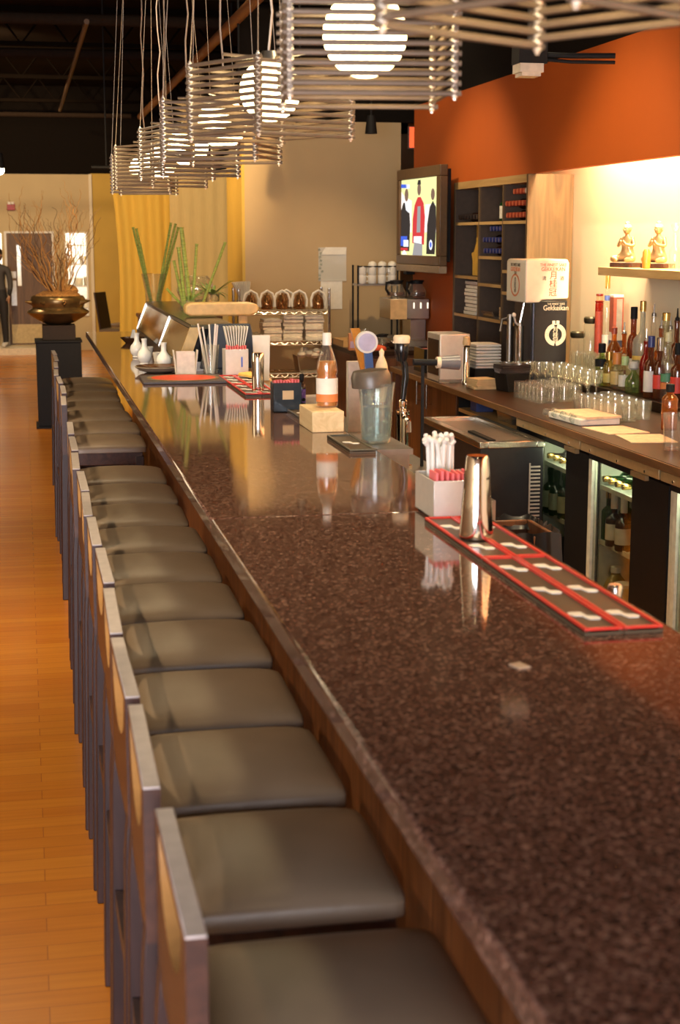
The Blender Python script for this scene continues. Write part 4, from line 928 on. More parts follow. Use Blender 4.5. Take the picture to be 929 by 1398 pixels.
def statue(label, x, y, rz, s):
    t = thing('kneeling_figurine', label, 'figurine', (x, y, SZ + .0005), rz, 'kneeling figurines'); t.scale = (s, s, s)
    obj('plinth', B().bb((-.075, -.06, 0), (.075, .06, .025)), M_ESPY, t, .003)
    v = [(0, 0, .055, (.034, .030)), (0, 0, .10, (.030, .024)), (0, 0, .145, (.038, .026)), (0, 0, .172, .014), (0, -.004, .190, .013),
         (.036, 0, .160, .014), (.052, -.012, .118, .011), (.020, -.048, .128, .009), (.004, -.055, .150, .008),
         (-.036, 0, .160, .014), (-.052, -.012, .118, .011), (-.020, -.048, .128, .009), (-.004, -.055, .150, .008),
         (.045, -.012, .050, .022), (.070, -.050, .046, .018), (.020, -.062, .040, .013), (-.045, -.012, .050, .022), (-.070, -.050, .046, .018), (-.020, -.060, .040, .013)]
    e = [(0, 1), (1, 2), (2, 3), (3, 4), (2, 5), (5, 6), (6, 7), (7, 8), (2, 9), (9, 10), (10, 11), (11, 12), (0, 13), (13, 14), (14, 15), (0, 16), (16, 17), (17, 18)]
    skin_figure('figure_body', v, e, t, M_STAT)
    b = B(); b.sph((0, -.006, .208), .024, 18, (.88, 1.0, 1.15)); b.sph((0, -.031, .205), .005, 8, (.8, 1, 1.4)); b.sph((.011, -.026, .212), .004, 8).sph((-.011, -.026, .212), .004, 8); b.sph((.022, -.002, .206), .006, 8, (.5, 1, 1.4)).sph((-.022, -.002, .206), .006, 8, (.5, 1, 1.4)); b.bb((-.007, -.0295, .1945), (.007, -.026, .197))
    obj('head', b, M_STAT, t)
    obj('headdress', B().lathe([(.0245, .214), (.027, .222), (.022, .234), (.014, .240), (.015, .248), (0, .256)], c=(0, -.002, 0), n=18), mat('pale_gilt', (.72, .60, .40), .3, .5), t)
    return t
statue('gilded kneeling figurine with praying hands at the end of the lit shelf', 3.215, 7.98, math.radians(-55), .96)
statue('second gilded kneeling figurine with praying hands, behind and right of the first', 3.285, 7.72, math.radians(-55), .96)
tag(obj('orange_votive', B().lathe([(0, 0), (.018, 0), (.022, .03), (.020, .085), (.012, .10), (0, .10)], n=16), mat('orange_glaze', (.70, .20, .03), .3), loc=(3.17, 7.60, SZ + .0005)), 'orange vase-shaped ornament between the figurines', 'ornament')
for i, (yy, h, r, lb) in enumerate([(7.40, .17, .030, 'tall clear decanter with a stopper beside the figurines'), (7.22, .15, .027, 'second clear decanter on the lit shelf')]):
    t = thing('decanter', lb, 'decanter', (3.24, yy, SZ + .0005), 0, 'decanters on the lit shelf')
    obj('decanter_glass', B().lathe(bprof(r, h, .012, .3, .2), n=18), M_GLASS, t)
    obj('stopper', B().lathe([(.009, h), (.012, h + .012), (.026, h + .055), (.024, h + .058), (0, h + .02)] if i == 0 else [(.009, h), (.016, h + .02), (.01, h + .035), (0, h + .036)], n=14), M_GLASS, t)
t = thing('glass_jar', 'small clear jar with a wire bail on the lit shelf', 'jar', (3.20, 7.02, SZ + .0005))
obj('jar_body', B().lathe([(0, 0), (.03, 0), (.034, .01), (.034, .045), (.028, .055), (.028, .062), (0, .062)], n=18), M_GLASS, t)
obj('wire_bail', B().tube([(.0, -.03, .05), (0, -.034, .085), (0, -.02, .11), (0, .0, .115)], .0022, 6), M_STEELD, t)
bott('shelf_bottle', 'dark amber bottle with a yellow top at the right end of the lit shelf', 3.16, 6.79, SZ + .0005, .034, .155, .030, M_DARKB, [(.031, .10), (.033, .16), (.02, .17), (0, .17)], mat('yellow_cap', (.72, .44, .04), .4), (.0345, .035, .075), M_LABEL, neck=.05)
# ================================================================== BOTTLES ON THE RAISED STEP
TZ = KZ + .0505
def rat(x): d = FW + RT * ((x - CX) / F) - UP * ((500 - CY) / F); return d.x / d.y
def bpos(px, X): return X, X / rat(px)
def btop(py, X, px): return at(px, py, X=X).z - TZ
CLR = M_GLASS
def cl(name, tint, haze, hc): return glass(name, tint, 1.45, haze, hc)
L_AMBER = cl('spirit_amber', (.72, .30, .05), .2, (.40, .14, .02)); L_RED = cl('spirit_red', (.62, .03, .02), .3, (.45, .03, .015)); L_PALE = cl('spirit_pale', (.88, .86, .66), .06, (.7, .7, .5))
L_YEL = cl('spirit_yellow', (.85, .70, .22), .15, (.7, .5, .12)); L_COG = cl('spirit_brown', (.45, .14, .03), .3, (.22, .07, .02)); FROST = cl('frosted_glass', (.72, .70, .60), .35, (.62, .58, .46)); L_GRN = cl('spirit_green', (.62, .74, .35), .1, (.4, .5, .2)); L_ORG = cl('spirit_orange', (.82, .36, .06), .2, (.6, .2, .03))
BL = [  # px, X, top py, radius, kind, label
 (816.5, 3.30, 401, .024, 'tube_red', 'tall red-sleeved bottle at the left end of the back row'),
 (827, 3.30, 372, .025, 'tall_gold', 'tallest clear bottle with a gold neck rising past the shelf edge'),
 (840, 3.33, 402, .030, 'carton', 'tall white and red bottle carton in the back row'),
 (838, 3.20, 448, .040, 'red_label', 'round reddish bottle with a white label in the second row'),
 (851.5, 3.30, 440, .030, 'pour_amber', 'amber bottle with a black pourer just right of the carton'),
 (864, 3.28, 420, .034, 'black_cap', 'red-brown bottle with a tall black cap in the back row'),
 (876, 3.24, 412, .050, 'frost_gold', 'large frosted bottle with a gold-capped long neck'),
 (891, 3.31, 415, .036, 'pour_clear', 'clear bottle with a pourer right of the frosted bottle'),
 (902, 3.30, 432, .036, 'pour_amber', 'amber bottle with a pourer in the right of the back row'),
 (908, 3.22, 428, .034, 'gold_cap', 'pale bottle with a broad gold cap in the back row'),
 (914, 3.30, 432, .034, 'pour_clear', 'clear bottle with a silver pourer second from the right edge'),
 (923, 3.31, 421, .036, 'pour_dark', 'dark bottle with a black pourer at the right edge'),
 (822, 3.09, 470, .036, 'sq_black', 'clear bottle with a black cap and black medallion in the front row'),
 (832, 3.10, 481, .030, 'yellow', 'small yellow liqueur bottle with a gold cap in the front row'),
 (843, 3.10, 483, .034, 'orange_cap', 'pale bottle with an orange cap in the front row'),
 (854, 3.10, 488, .033, 'green_cap', 'pale bottle with a green cap in the front row'),
 (866, 3.10, 493, .044, 'round_grey', 'squat round clear bottle with a grey stopper in the front row'),
 (882, 3.16, 452, .032, 'cranberry', 'cranberry red bottle with a silver pourer behind the white-labelled one'),
 (889, 3.08, 460, .034, 'wine_white', 'dark red wine bottle with a big white label in the front row'),
 (901, 3.10, 462, .030, 'red_blue', 'bottle with a red lower label and silver neck right of the wine bottle'),
 (912, 3.12, 455, .032, 'clear_green', 'clear bottle with a green and orange label near the right edge'),
 (926, 3.14, 470, .034, 'red_blue2', 'dark bottle with a red lower label at the right edge'),
]
for px, X, py, r, k, lb in BL:
    x, y = bpos(px, X); h = btop(py, X, px)
    def mk(*a, **kw): return bott('spirit_bottle', lb, x, y, TZ, *a, **kw)
    if k == 'tube_red': mk(r, h - .0, .018, L_RED, [(.0185, h - .06), (.0185, h), (0, h)], M_TAN, (r + .0006, .06, h - .10), mat('sleeve_maroon', (.40, .06, .035), .5), neck=.08, sh=.04)
    elif k == 'tall_gold': mk(r, h, .012, CLR, capp(.012, h, .09), M_GOLD, (r + .0006, .08, .24), M_PAPER, neck=.24, extra=(.0165, h - .16, h - .13, mat('bow_blue', (.10, .16, .5), .5)))
    elif k == 'carton':
        t = thing('bottle_carton', lb, 'carton', (x, y, TZ)); obj('box', B().bb((-r, -r, 0), (r, r, h)), M_PAPER, t, .002)
        obj('printed_band', B().bb((-r - .0006, -r - .0006, h * .55), (r + .0006, r + .0006, h * .97)), mat('band_maroon', (.42, .10, .06), .5), t); obj('silver_panel', B().bb((-.012, -r - .0018, h * .45), (.022, -r - .0006, h * .95)), mat('silver_foil', (.6, .55, .5), .3, .6), t); obj('dark_foot', B().bb((-r - .0006, -r - .0006, h * .30), (r + .0006, r + .0006, h * .45)), mat('band_navy', (.05, .05, .10), .5), t)
    elif k == 'red_label': mk(r, h, .014, L_ORG, capp(.014, h, .03), M_CAPR, (r + .0006, .07, .17), M_LABEL, neck=.22, sh=.2)
    elif k == 'pour_amber': mk(r, h - .06, .013, L_AMBER, pourer(.013, h - .06), M_STEELD, (r + .0006, .06, .15), M_TAN)
    elif k == 'black_cap': mk(r, h, .016, L_COG, capp(.016, h, .06), M_BLACK, (r + .0006, .05, .14), M_LABEL, neck=.34)
    elif k == 'frost_gold': mk(r, h, .014, FROST, capp(.014, h, .05), M_GOLD, neck=.34, sh=.14, n=22, extra=(r + .0008, .15, .172, mat('badge_gold', (.72, .46, .10), .4)))
    elif k == 'pour_clear': mk(r, h - .06, .014, CLR, pourer(.014, h - .06), M_STEELD, (r + .0006, .06, .15), M_PAPER, liquid=.17, lm=L_PALE)
    elif k == 'gold_cap': mk(r, h, .016, L_PALE, capp(.018, h, .035), M_GOLD, (r + .0006, .06, .15), M_LABEL)
    elif k == 'pour_dark': mk(r, h - .06, .013, L_COG, pourer(.013, h - .06), M_BLACK, (r + .0006, .06, .15), M_TAN)
    elif k == 'sq_black': mk(r, h, .015, L_GRN, capp(.017, h, .045), M_BLACK, neck=.30, sh=.10, extra=(r + .0006, .10, .14, M_BLACK))
    elif k == 'yellow': mk(r, h, .016, L_YEL, capp(.017, h, .04), M_GOLD, (r + .0006, .02, .07), mat('label_yellow', (.75, .58, .16), .5), neck=.28)
    elif k == 'orange_cap': mk(r, h, .016, L_PALE, capp(.020, h, .055), mat('orange_capm', (.68, .24, .05), .4), (r + .0006, .02, .09), mat('label_gold', (.66, .46, .16), .4), neck=.32)
    elif k == 'green_cap': mk(r, h, .014, L_PALE, capp(.017, h, .04), mat('pale_green_cap', (.48, .60, .25), .4), (r + .0006, .02, .08), M_LABEL, neck=.34)
    elif k == 'round_grey': mk(r, h, .014, L_GRN, [(.014, h - .045), (.026, h - .035), (.028, h - .012), (.020, h), (0, h)], mat('grey_stopper', (.55, .50, .42), .4), neck=.34, sh=.34, n=22)
    elif k == 'cranberry': mk(r, h - .05, .013, L_RED, pourer(.013, h - .05), M_CHROME, neck=.25, sh=.2)
    elif k == 'wine_white': mk(r, h, .014, L_COG, capp(.015, h, .05), M_CAPB, (r + .0008, .03, .135), M_PAPER, neck=.36)
    elif k == 'red_blue': mk(r, h, .013, L_COG, capp(.014, h, .06), M_CHROME, (r + .0008, .05, .12), mat('label_red', (.70, .05, .03), .5), neck=.36)
    elif k == 'clear_green': mk(r, h, .014, CLR, capp(.014, h, .04), mat('cap_pale_yellow', (.7, .62, .34), .4), (r + .0008, .09, .13), mat('label_green', (.10, .28, .14), .5), neck=.32, liquid=.12, lm=L_ORG, extra=(r + .0010, .055, .085, mat('label_orange', (.70, .22, .06), .6)))
    elif k == 'red_blue2': mk(r, h, .013, L_COG, capp(.014, h, .05), M_BLACK, (r + .0008, .04, .12), mat('label_red', (.70, .05, .03), .5), neck=.34)
# big amber bottle standing in front of the step
xb, yb = 2.80, 2.80 / rat(917)
bott('brandy_bottle', 'large amber brandy bottle nearest the camera, in front of the step', xb, yb, KZ + .0005, .036, .20, .016, L_ORG, capp(.016, .20, .03), M_BLACK, None, None, neck=.2, sh=.12, liquid=.12, lm=L_COG)
# tins / dark jars at the left end of the step
for i, (px, py, X) in enumerate(((788, 452, 3.27), (806, 432, 3.28))):
    x, y = bpos(px, X); h = btop(py, X, px)
    t = thing('lidded_jar', ('shorter', 'taller')[i] + ' dark lidded jar at the left end of the bottle rows', 'jar', (x, y, KZ + .0005 if y > 8.46 else TZ)); h += TZ - t.location.z
    obj('jar_body', B().lathe([(0, 0), (.040, 0), (.042, .01), (.042, h - .05), (.034, h - .03), (0, h - .03)], n=18), M_GLASS, t)
    obj('lid', B().lathe([(.038, h - .04), (.044, h - .03), (.044, h - .008), (.036, h), (0, h)], n=18), mat('dark_tin', (.06, .05, .03), .35, .5), t)
# ================================================================== GLASSES
def put(rootmaker, pts, label, group, seed=0):
    rr = random.Random(seed); first = None
    for i, (x, y, z) in enumerate(pts):
        if first is None: first = rootmaker(); first.location = (x, y, z); first['label'] = label; first['group'] = group
        else:
            o = first.copy(); COL.objects.link(o); o.location = (x, y, z); o.rotation_euler.z = rr.uniform(0, 6)
    return first
def tumbler(name, cat, r0, r1, h, down=False):
    pr = [(0, .010), (r0 * .9, .010), (r1 - .003, h), (r1, h), (r0, 0), (0, 0)]
    if down: pr = [(r, h - z) for r, z in pr]
    o = obj(name, B().lathe(pr, n=16), M_GLASS); tag(o, '', cat); return o
def stem(name):
    o = obj(name, B().lathe([(0, 0), (.030, 0), (.030, .003), (.005, .008), (.004, .055), (.012, .066), (.030, .085), (.036, .115), (.033, .15), (.031, .15), (.034, .115), (.028, .088), (0, .070)], n=16), M_GLASS); tag(o, '', 'glass'); return o
pts = []
for r_ in range(4):
    for c_ in range(7): pts.append((2.60 + r_ * .072, 7.92 - c_ * .062 + r_ * .030, KZ + .0005))
put(lambda: tumbler('rocks_glass', 'glass', .027, .031, .085, True), pts, 'upturned rocks glass in the packed front cluster near the sake dispenser', 'upturned rocks glasses on the back counter', 1)
pts = []
for r_ in range(2):
    for c_ in range(8): pts.append((2.74 + r_ * .085 + c_ * .016, 8.40 - c_ * .085 + r_ * .03, KZ + .0005))
pts = [p for p in pts if not (p[1] > 8.42)]
pts = [(2.905 + (i % 2) * .07, 8.36 - i * .055, KZ + .0005) for i in range(13)] + [(2.68 + i * .035, 8.40 - (i % 2) * .05 + .0, KZ + .0005) for i in range(6)]
pts = [p for p in pts if p[0] + .04 < 3.03]
put(lambda: stem('wine_glass'), pts, 'small stemmed glass in the row before the sake dispenser and bottles', 'stemmed glasses on the back counter', 2)
pts = [(2.67 + r_ * .088, 7.16 - c_ * .090 + r_ * .045, KZ + .0005) for r_ in range(3) for c_ in range(6)]
pts = [p for p in pts if not (p[0] > 2.73 and p[1] < 6.55)]
put(lambda: tumbler('old_fashioned_glass', 'glass', .034, .040, .085), pts, 'clear old-fashioned glass in the nearer cluster behind the paper stack', 'old-fashioned glasses on the back counter', 3)
pts = [(3.09 + r_ * .075, 8.38 - c_ * .066 - r_ * .02, TZ) for r_ in range(2) for c_ in range(5)]
put(lambda: tumbler('highball_glass', 'glass', .028, .031, .15), pts, 'tall highball glass at the left end of the raised step', 'highball glasses on the raised step', 4)
tag(tumbler('pint_glass', 'glass', .032, .040, .15), 'single clear pint glass by the front edge at the right', 'glass').location = (2.545, 2.545 / rat(922), KZ + .0005)
# paper napkins
t = thing('paper_stack', 'thick stack of tan and white paper sheets on the front edge of the counter', 'paper', (2.55, 6.80, KZ + .0005), math.radians(4))
obj('sheets', B().box((0, 0, .014), (.20, .36, .028)), M_PAPER, t, .003); obj('top_sheets', B().box((.01, -.02, .034), (.18, .33, .011), .05), mat('tan_paper', (.74, .58, .38), .7), t)
b = B()
for k in range(7): b.box((-.095 + .02 * (k % 2), -.10 + .05 * k, .020 + .003 * (k % 3)), (.03, .045, .03), .3 * k, .4, .3)
obj('plastic_wrap', b, M_CLEARP, t, .006)
for i, (y, x, rz) in enumerate(((6.42, 2.56, .1), (6.12, 2.58, -.12))):
    tag(obj('paper_sheet', B().box((0, 0, .002), (.20, .26, .004)), mat('tan_paper', (.74, .58, .38), .7), loc=(x, y, KZ + .0005), rz=rz), ('tan paper sheet next to the paper stack', 'tan paper sheet nearest the pint glass')[i], 'paper')
# ---- left part of the counter
q = at(610, 522, Z=KZ)
t = thing('steel_dispenser', 'upright brushed steel dispenser box at the front of the back counter', 'dispenser', (2.47, 8.86, KZ + .0005), 0)
obj('box', B().bb((-.085, -.09, 0), (.10, .20, .285)), M_SATIN, t, .006); obj('dark_flank', B().bb((-.0865, -.07, .04), (-.085, .18, .25)), M_BLACKG, t); obj('foot_lip', B().bb((-.09, -.10, 0), (.105, -.09, .02)), M_STEELD, t)
t = thing('pepper_mill', 'tall slim chrome mill with a dark top beside the steel dispenser', 'mill', (2.505, 8.62, KZ + .0005))
obj('body', B().lathe([(0, 0), (.026, 0), (.026, .02), (.020, .03), (.020, .22), (.024, .225), (0, .23)], n=16), M_CHROME, t); obj('top', B().lathe([(.020, .23), (.024, .245), (.018, .265), (.020, .275), (0, .285)], n=16), M_TAN, t)
for k in range(8): tag(obj('folded_napkins', B().pad((0, R.uniform(-.01, .01), .009), (.16, .20, .017), .002, .006, 6), M_PAPER, loc=(2.72, 8.98, KZ + .0005 + k * .0185 + .07)), 'folded white napkin in the tall pile in front of the cabinet', 'napkin', 'pile of folded napkins')
tag(obj('napkin_tray', B().bb((-.09, -.11, 0), (.09, .11, .068)), M_BLACK, loc=(2.72, 8.98, KZ + .0005)), 'black box carrying the tall pile of folded napkins', 'box')
for k in range(5): tag(obj('menu_card', B().box((0, 0, .006), (.13, .15, .011), R.uniform(-.2, .2)), M_TAN, loc=(2.535, 8.40, KZ + .0005 + k * .0115)), 'tan menu card in the low pile by the chrome mill', 'card', 'pile of tan menu cards')
t = thing('dark_box', 'black card box beside the upturned glasses', 'box', (2.66, 8.24, KZ + .0005), .2)
obj('box', B().prism([(-.06, 0), (.06, 0), (.075, .10), (-.075, .10)], 'y', -.07, .07), M_BLACK, t, .003)
for k in range(4): tag(obj('black_booklet', B().box((0, 0, .006), (.17, .13, .011), R.uniform(-.15, .15)), M_CAPK, loc=(2.66, 8.24, KZ + .102 + k * .0115)), 'dark booklet lying on the black card box', 'booklet', 'dark booklets on the black box')
# hand torch-like bar tool hung on the tap rail
t = thing('bar_torch', 'dark grey torch with a cream collar lying level in front of the steel dispenser', 'torch', (1.46, 5.36, 1.307), 0)
obj('handle', B().cyl((-.10, 0, 0), (-.012, 0, -.003), .012, n=14), M_BLACK, t); obj('collar', B().cyl((-.014, 0, -.003), (.0, 0, -.003), .021, n=16), mat('cream_cap', (.75, .58, .38), .5), t); obj('head', B().cyl((.0, 0, -.003), (.07, 0, -.004), .022, .027, 18), mat('torch_grey', (.14, .13, .13), .3), t); obj('bracket', B().bb((-.070, -.005, -.378), (-.060, .005, -.008)), M_BLACK, t)
# ================================================================== TELEVISION
t = thing('television', 'wide flat television on a bracket showing three people, hung on the orange wall', 'television', (2.955, 11.45, 1.90), 0)
# screen faces -x (turned slightly toward the far end); local y = along the wall, +y is the far end
t.rotation_euler.z = math.radians(2.5)
Wt, Ht = 1.12, .66
obj('bezel', B().bb((-.03, -Wt / 2, -Ht / 2 - .03), (.03, Wt / 2, -Ht / 2 + .04)).bb((-.03, -Wt / 2, Ht / 2 - .05), (.03, Wt / 2, Ht / 2 + .03)).bb((-.03, -Wt / 2, -Ht / 2 + .04), (.03, -Wt / 2 + .09, Ht / 2 - .05)).bb((-.03, Wt / 2 - .07, -Ht / 2 + .04), (.03, Wt / 2, Ht / 2 - .05)), mat('tv_bronze', (.105, .060, .028), .4), t, .006)
obj('back_shell', B().bb((-.01, -Wt / 2 + .02, -Ht / 2), (.06, Wt / 2 - .02, Ht / 2)), M_BLACK, t)
obj('speaker_bar', B().bb((-.032, -Wt / 2, -Ht / 2 - .085), (.03, Wt / 2, -Ht / 2 - .032)), mat('tv_silver', (.28, .21, .14), .4), t, .005)
obj('wall_bracket', B().bb((.06, -.08, -.2), (.1435, .08, .2)), M_BLACK, t)
EM = {k: emis('screen_' + k, c, s) for k, (c, s) in dict(bg=((.80, .78, .34), 1.0), pale=((.92, .80, .72), 1.), dark=((.045, .035, .03), .9), red=((.62, .05, .05), .9), skin=((.22, .13, .09), .9), blue=((.06, .12, .60), 1.), white=((.85, .85, .9), 1.), grey=((.30, .28, .28), 1.)).items()}
ks = list(EM); b = B()
def scr(poly, k, d):
    b.mi = ks.index(k); vs = [b.bm.verts.new((-.011 - d * .0006, Wt / 2 - .07 - u * (Wt - .16), -Ht / 2 + .04 + v * (Ht - .09))) for u, v in poly]; b._f(vs)
def blob(cx, cy, rx, ry, n=14): return [(cx + rx * math.cos(2 * PI * i / n), cy + ry * math.sin(2 * PI * i / n)) for i in range(n)]
# u: 0 = far edge (left in the photo) .. 1 = near edge ; v: up
scr([(0, 0), (1, 0), (1, 1), (0, 1)], 'bg', 0); scr([(.0, .30), (.30, .30), (.30, .72), (.10, .78), (0, .85)], 'pale', 1); scr([(.62, .30), (.95, .30), (.92, .66), (.66, .66)], 'pale', 1)
scr([(0, .05), (.24, .05), (.26, .40), (.24, .55), (.12, .70), (.06, .70), (0, .60)], 'dark', 2); scr(blob(.15, .80, .055, .085), 'skin', 2); scr([(.10, .72), (.20, .70), (.22, .56), (.14, .60)], 'white', 3)
scr([(.32, .16), (.64, .14), (.66, .50), (.62, .68), (.54, .76), (.46, .76), (.38, .66), (.33, .48)], 'red', 2); scr(blob(.50, .86, .05, .08), 'skin', 3); scr([(.45, .92), (.55, .92), (.54, .98), (.47, .98)], 'dark', 4); scr([(.44, .30), (.54, .30), (.54, .64), (.46, .64)], 'grey', 3)
scr([(.36, .17), (.58, .15), (.58, .25), (.37, .25)], 'white', 4); scr([(.33, 0), (.60, 0), (.60, .15), (.38, .17)], 'grey', 3)
scr([(.70, .02), (.92, .02), (.95, .40), (.94, .62), (.86, .70), (.78, .62), (.72, .40)], 'dark', 2); scr(blob(.86, .78, .05, .075), 'skin', 3)
scr([(0, .90), (.18, .89), (.18, .94), (0, .95)], 'blue', 4); scr([(.14, .885), (.24, .885), (.24, .935), (.14, .94)], 'white', 4)
scr([(0, .12), (.18, .12), (.18, .25), (0, .25)], 'blue', 4); scr([(.08, .11), (.22, .11), (.22, .20), (.08, .20)], 'white', 5); scr([(0, .06), (.2, .06), (.2, .095), (0, .095)], 'red', 4); scr([(.03, .005), (.18, .005), (.12, .06), (.08, .06)], 'white', 4)
scr(blob(.82, .14, .045, .065), 'white', 4); scr(blob(.82, .14, .025, .04), 'blue', 5)
me_o = obj('screen', b, [EM[k] for k in ks], t)
# ================================================================== EXIT SIGN, TRACK SPOTS
t = thing('exit_sign', 'small glowing red exit sign in the passage beyond the orange wall', 'exit sign', (3.645, 14.0, 2.64), 0)
obj('sign_box', B().bb((-.16, -.02, -.10), (.16, .02, .10)), M_WHITE, t); obj('sign_face', B().bb((-.15, -.024, -.09), (.15, -.020, .09)), emis('exit_red', (.95, .10, .03), 1.3), t)
text('EXIT', .11, emis('exit_letter', (1., .6, .4), 1.6), t, (0, -.0252, 0), (RX, 0, 0)); obj('sign_stem', B().bb((-.02, -.01, .10), (.02, .01, .16)), M_WHITE, t)
def track_head(label, x, y, z, tilt, lit=False):
    t = thing('spot_lamp', label, 'spot lamp', (x, y, z), 0)
    obj('stem', B().cyl((0, 0, .07), (0, 0, 4.0 - z), .008, n=8), M_BLACK, t)
    obj('can', B().lathe([(0, .08), (.03, .08), (.035, .06), (.05, -.06), (.045, -.06), (.03, .05), (0, .05)], n=18), M_BLACK, t)
    obj('lens', B().lathe([(0, -.045), (.044, -.045), (.044, -.05), (0, -.05)], n=18), emis('spot_lens', (1., .80, .5), 14. if lit else 2.), t)
    if lit: obj('bulb', B().sph((0, 0, -.075), .045, 14), emis('bulb_warm', (1., .82, .5), 14.), t)
    return t
q = at(507, 172, Y=12.2); track_head('small black spot lamp hanging before the tan wall', q.x, 12.2, q.z, 0)
for i, px in enumerate((327, 410)):
    q = at(px, 175, Y=12.3); track_head(('left', 'right')[i] + ' small spot lamp before the tan wall, hidden behind the pendant lamps', q.x, 12.3, q.z, 0)
q = at(2, 224, Y=15.0); track_head('bright spot lamp at the left edge under the dark ceiling', q.x - .02, 15.0, q.z + .02, 0, True)
# black projector-like fixture with a grey unit by the orange wall
t = thing('ceiling_fixture', 'black ceiling track fixture with a white lamp head by the orange wall', 'fixture', (2.05, 6.2, 2.46), 0)
obj('arm', B().tube([(-.02, 0, .02), (.16, -.05, .012), (.33, -.10, .010)], .011, 8).tube([(-.02, 0, .005), (.16, -.05, -.012), (.33, -.10, -.016)], .007, 8), M_BLACK, t)
obj('mount', B().bb((-.06, -.05, -.02), (.06, .05, .07)).cyl((0, 0, .07), (0, 0, 1.54), .012, n=8), M_BLACK, t)
obj('lamp_head', B().bb((-.055, -.05, -.055), (.045, .05, -.02)).bb((-.045, -.045, -.070), (.035, .045, -.055)), mat('lamp_head_grey', (.62, .54, .42), .5), t)
# ================================================================== COFFEE STATION
t = thing('coffee_counter', 'dark walnut counter with paneled doors along the tan wall', 'counter', (2.72, 11.82, 0))
obj('counter_top', B().bb((-.30, -.47, .865), (.37, 1.04, .90)), M_DKWOOD, t, .003)
obj('body', B().bb((-.28, -.44, .08), (.37, 1.03, .865)), M_WALNUT, t); obj('plinth', B().bb((-.25, -.40, 0), (.36, 1.0, .08)), M_BLACK, t)
for i in range(2):
    d = obj('door', B().bb((-.27 + i * .32, -.46, .12), (.03 + i * .32, -.44, .84)), M_WALNUT, t, .003); obj('door_handle', B().cyl((-.01 + i * .32 - (.0 if i == 0 else .24), -.475, .65), (-.01 + i * .32 - (.0 if i == 0 else .24), -.475, .78), .006, n=8), M_STEEL, d)
t = thing('coffee_brewer', 'steel coffee brewer with a black-brown front panel on the back counter', 'coffee maker', (3.0, 11.9, .9005))
obj('base', B().bb((-.21, -.20, 0), (.09, .17, .05)), M_STEELD, t, .004); obj('tower', B().bb((-.03, -.10, .05), (.09, .17, .22)), M_STEEL, t)
obj('head', B().bb((-.22, -.22, .215), (.09, .17, .375)), M_STEEL, t, .006); obj('tan_side', B().bb((-.223, -.222, .218), (-.09, -.2205, .372)), mat('brewer_tan', (.58, .38, .18), .4), t)
for k in range(3): obj('indicator', B().bb((-.04 + k * .055, -.224, .30), (-.03 + k * .055, -.2205, .345)), emis('indicator_warm', (1., .85, .6), 1.2), t)
def carafe(label, x, y, z, s=1.):
    t = thing('coffee_carafe', label, 'carafe', (x, y, z), .5, 'glass coffee carafes'); t.scale = (s, s, s)
    obj('bowl', B().lathe([(0, 0), (.062, 0), (.076, .02), (.076, .05), (.05, .10), (.045, .12), (.043, .12), (.072, .05), (.072, .02), (0, .006)], n=22), M_GLASS, t)
    obj('coffee', B().lathe([(0, .008), (.068, .02), (.070, .045), (0, .045)], n=22), cl('coffee_red', (.42, .10, .02), .35, (.25, .07, .02)), t)
    obj('collar', B().lathe([(.046, .108), (.050, .112), (.050, .135), (0, .142)], n=18), M_BLACK, t)
    obj('handle', B().tube([(-.045, 0, .125), (-.10, 0, .12), (-.105, 0, .07), (-.075, 0, .035)], .010, 8), M_BLACK, t); obj('spout', B().prism([(.045, .11), (.07, .135), (.045, .138)], 'y', -.015, .015), M_BLACK, t)
carafe('left glass coffee carafe standing on the brewer', 2.855, 11.82, 1.2765); carafe('right glass coffee carafe standing on the brewer', 3.02, 11.82, 1.2765)
carafe('black-handled carafe on the counter under the brewer', 2.70, 11.62, .9005, .8)
# mug rack
t = thing('mug_rack', 'dark wire rack with a shelf of white cups before the tan wall', 'rack', (2.83, 12.45, .9005))
for x in (-.165, .165):
    for y in (-.10, .10): obj('post', B().cyl((x, y, 0), (x, y, .62), .008, n=8), M_BLACK, t)
for z in (.03, .455): obj('shelf', B().bb((-.17, -.11, z), (.17, .11, z + .015)), M_STEELD, t)
obj('top_rail', B().tube([(-.165, -.10, .61), (.165, -.10, .61)], .006, 6), M_BLACK, t)
def mug(label, x, y, z, grp):
    o = thing('coffee_mug', label, 'mug', (x, y, z), 0, grp)
    obj('mug_body', B().lathe([(0, 0), (.030, 0), (.036, .01), (.036, .07), (.033, .07), (.033, .01), (0, .008)], n=16), M_PORC, o); obj('mug_handle', B().tube([(.034, 0, .06), (.055, 0, .052), (.055, 0, .025), (.034, 0, .016)], .005, 6), M_PORC, o)
    return o
mg = None
for r_ in range(2):
    for i in range(4):
        x, y, z = 2.83 - .125 + i * .083, 12.38, 1.3715 + r_ * .0715
        lb = 'white cup on the wire mug rack, %s layer' % ('lower', 'upper')[r_]
        if mg is None: mg = mug(lb, x, y, z, 'white cups on the mug rack, lower layer')
        else: dup(mg, (x, y, z), R.uniform(0, 6), lb, 'white cups on the mug rack, %s layer' % ('lower', 'upper')[r_])
for i in range(3): tag(obj('dome_lid', B().lathe([(.036, 0), (.034, .02), (.02, .034), (0, .038)], n=16), M_WHITE, loc=(2.83 - .04 + i * .083, 12.38, 1.5155)), 'white dome lid on top of the stacked cups, %s' % ('left', 'middle', 'right')[i], 'lid')
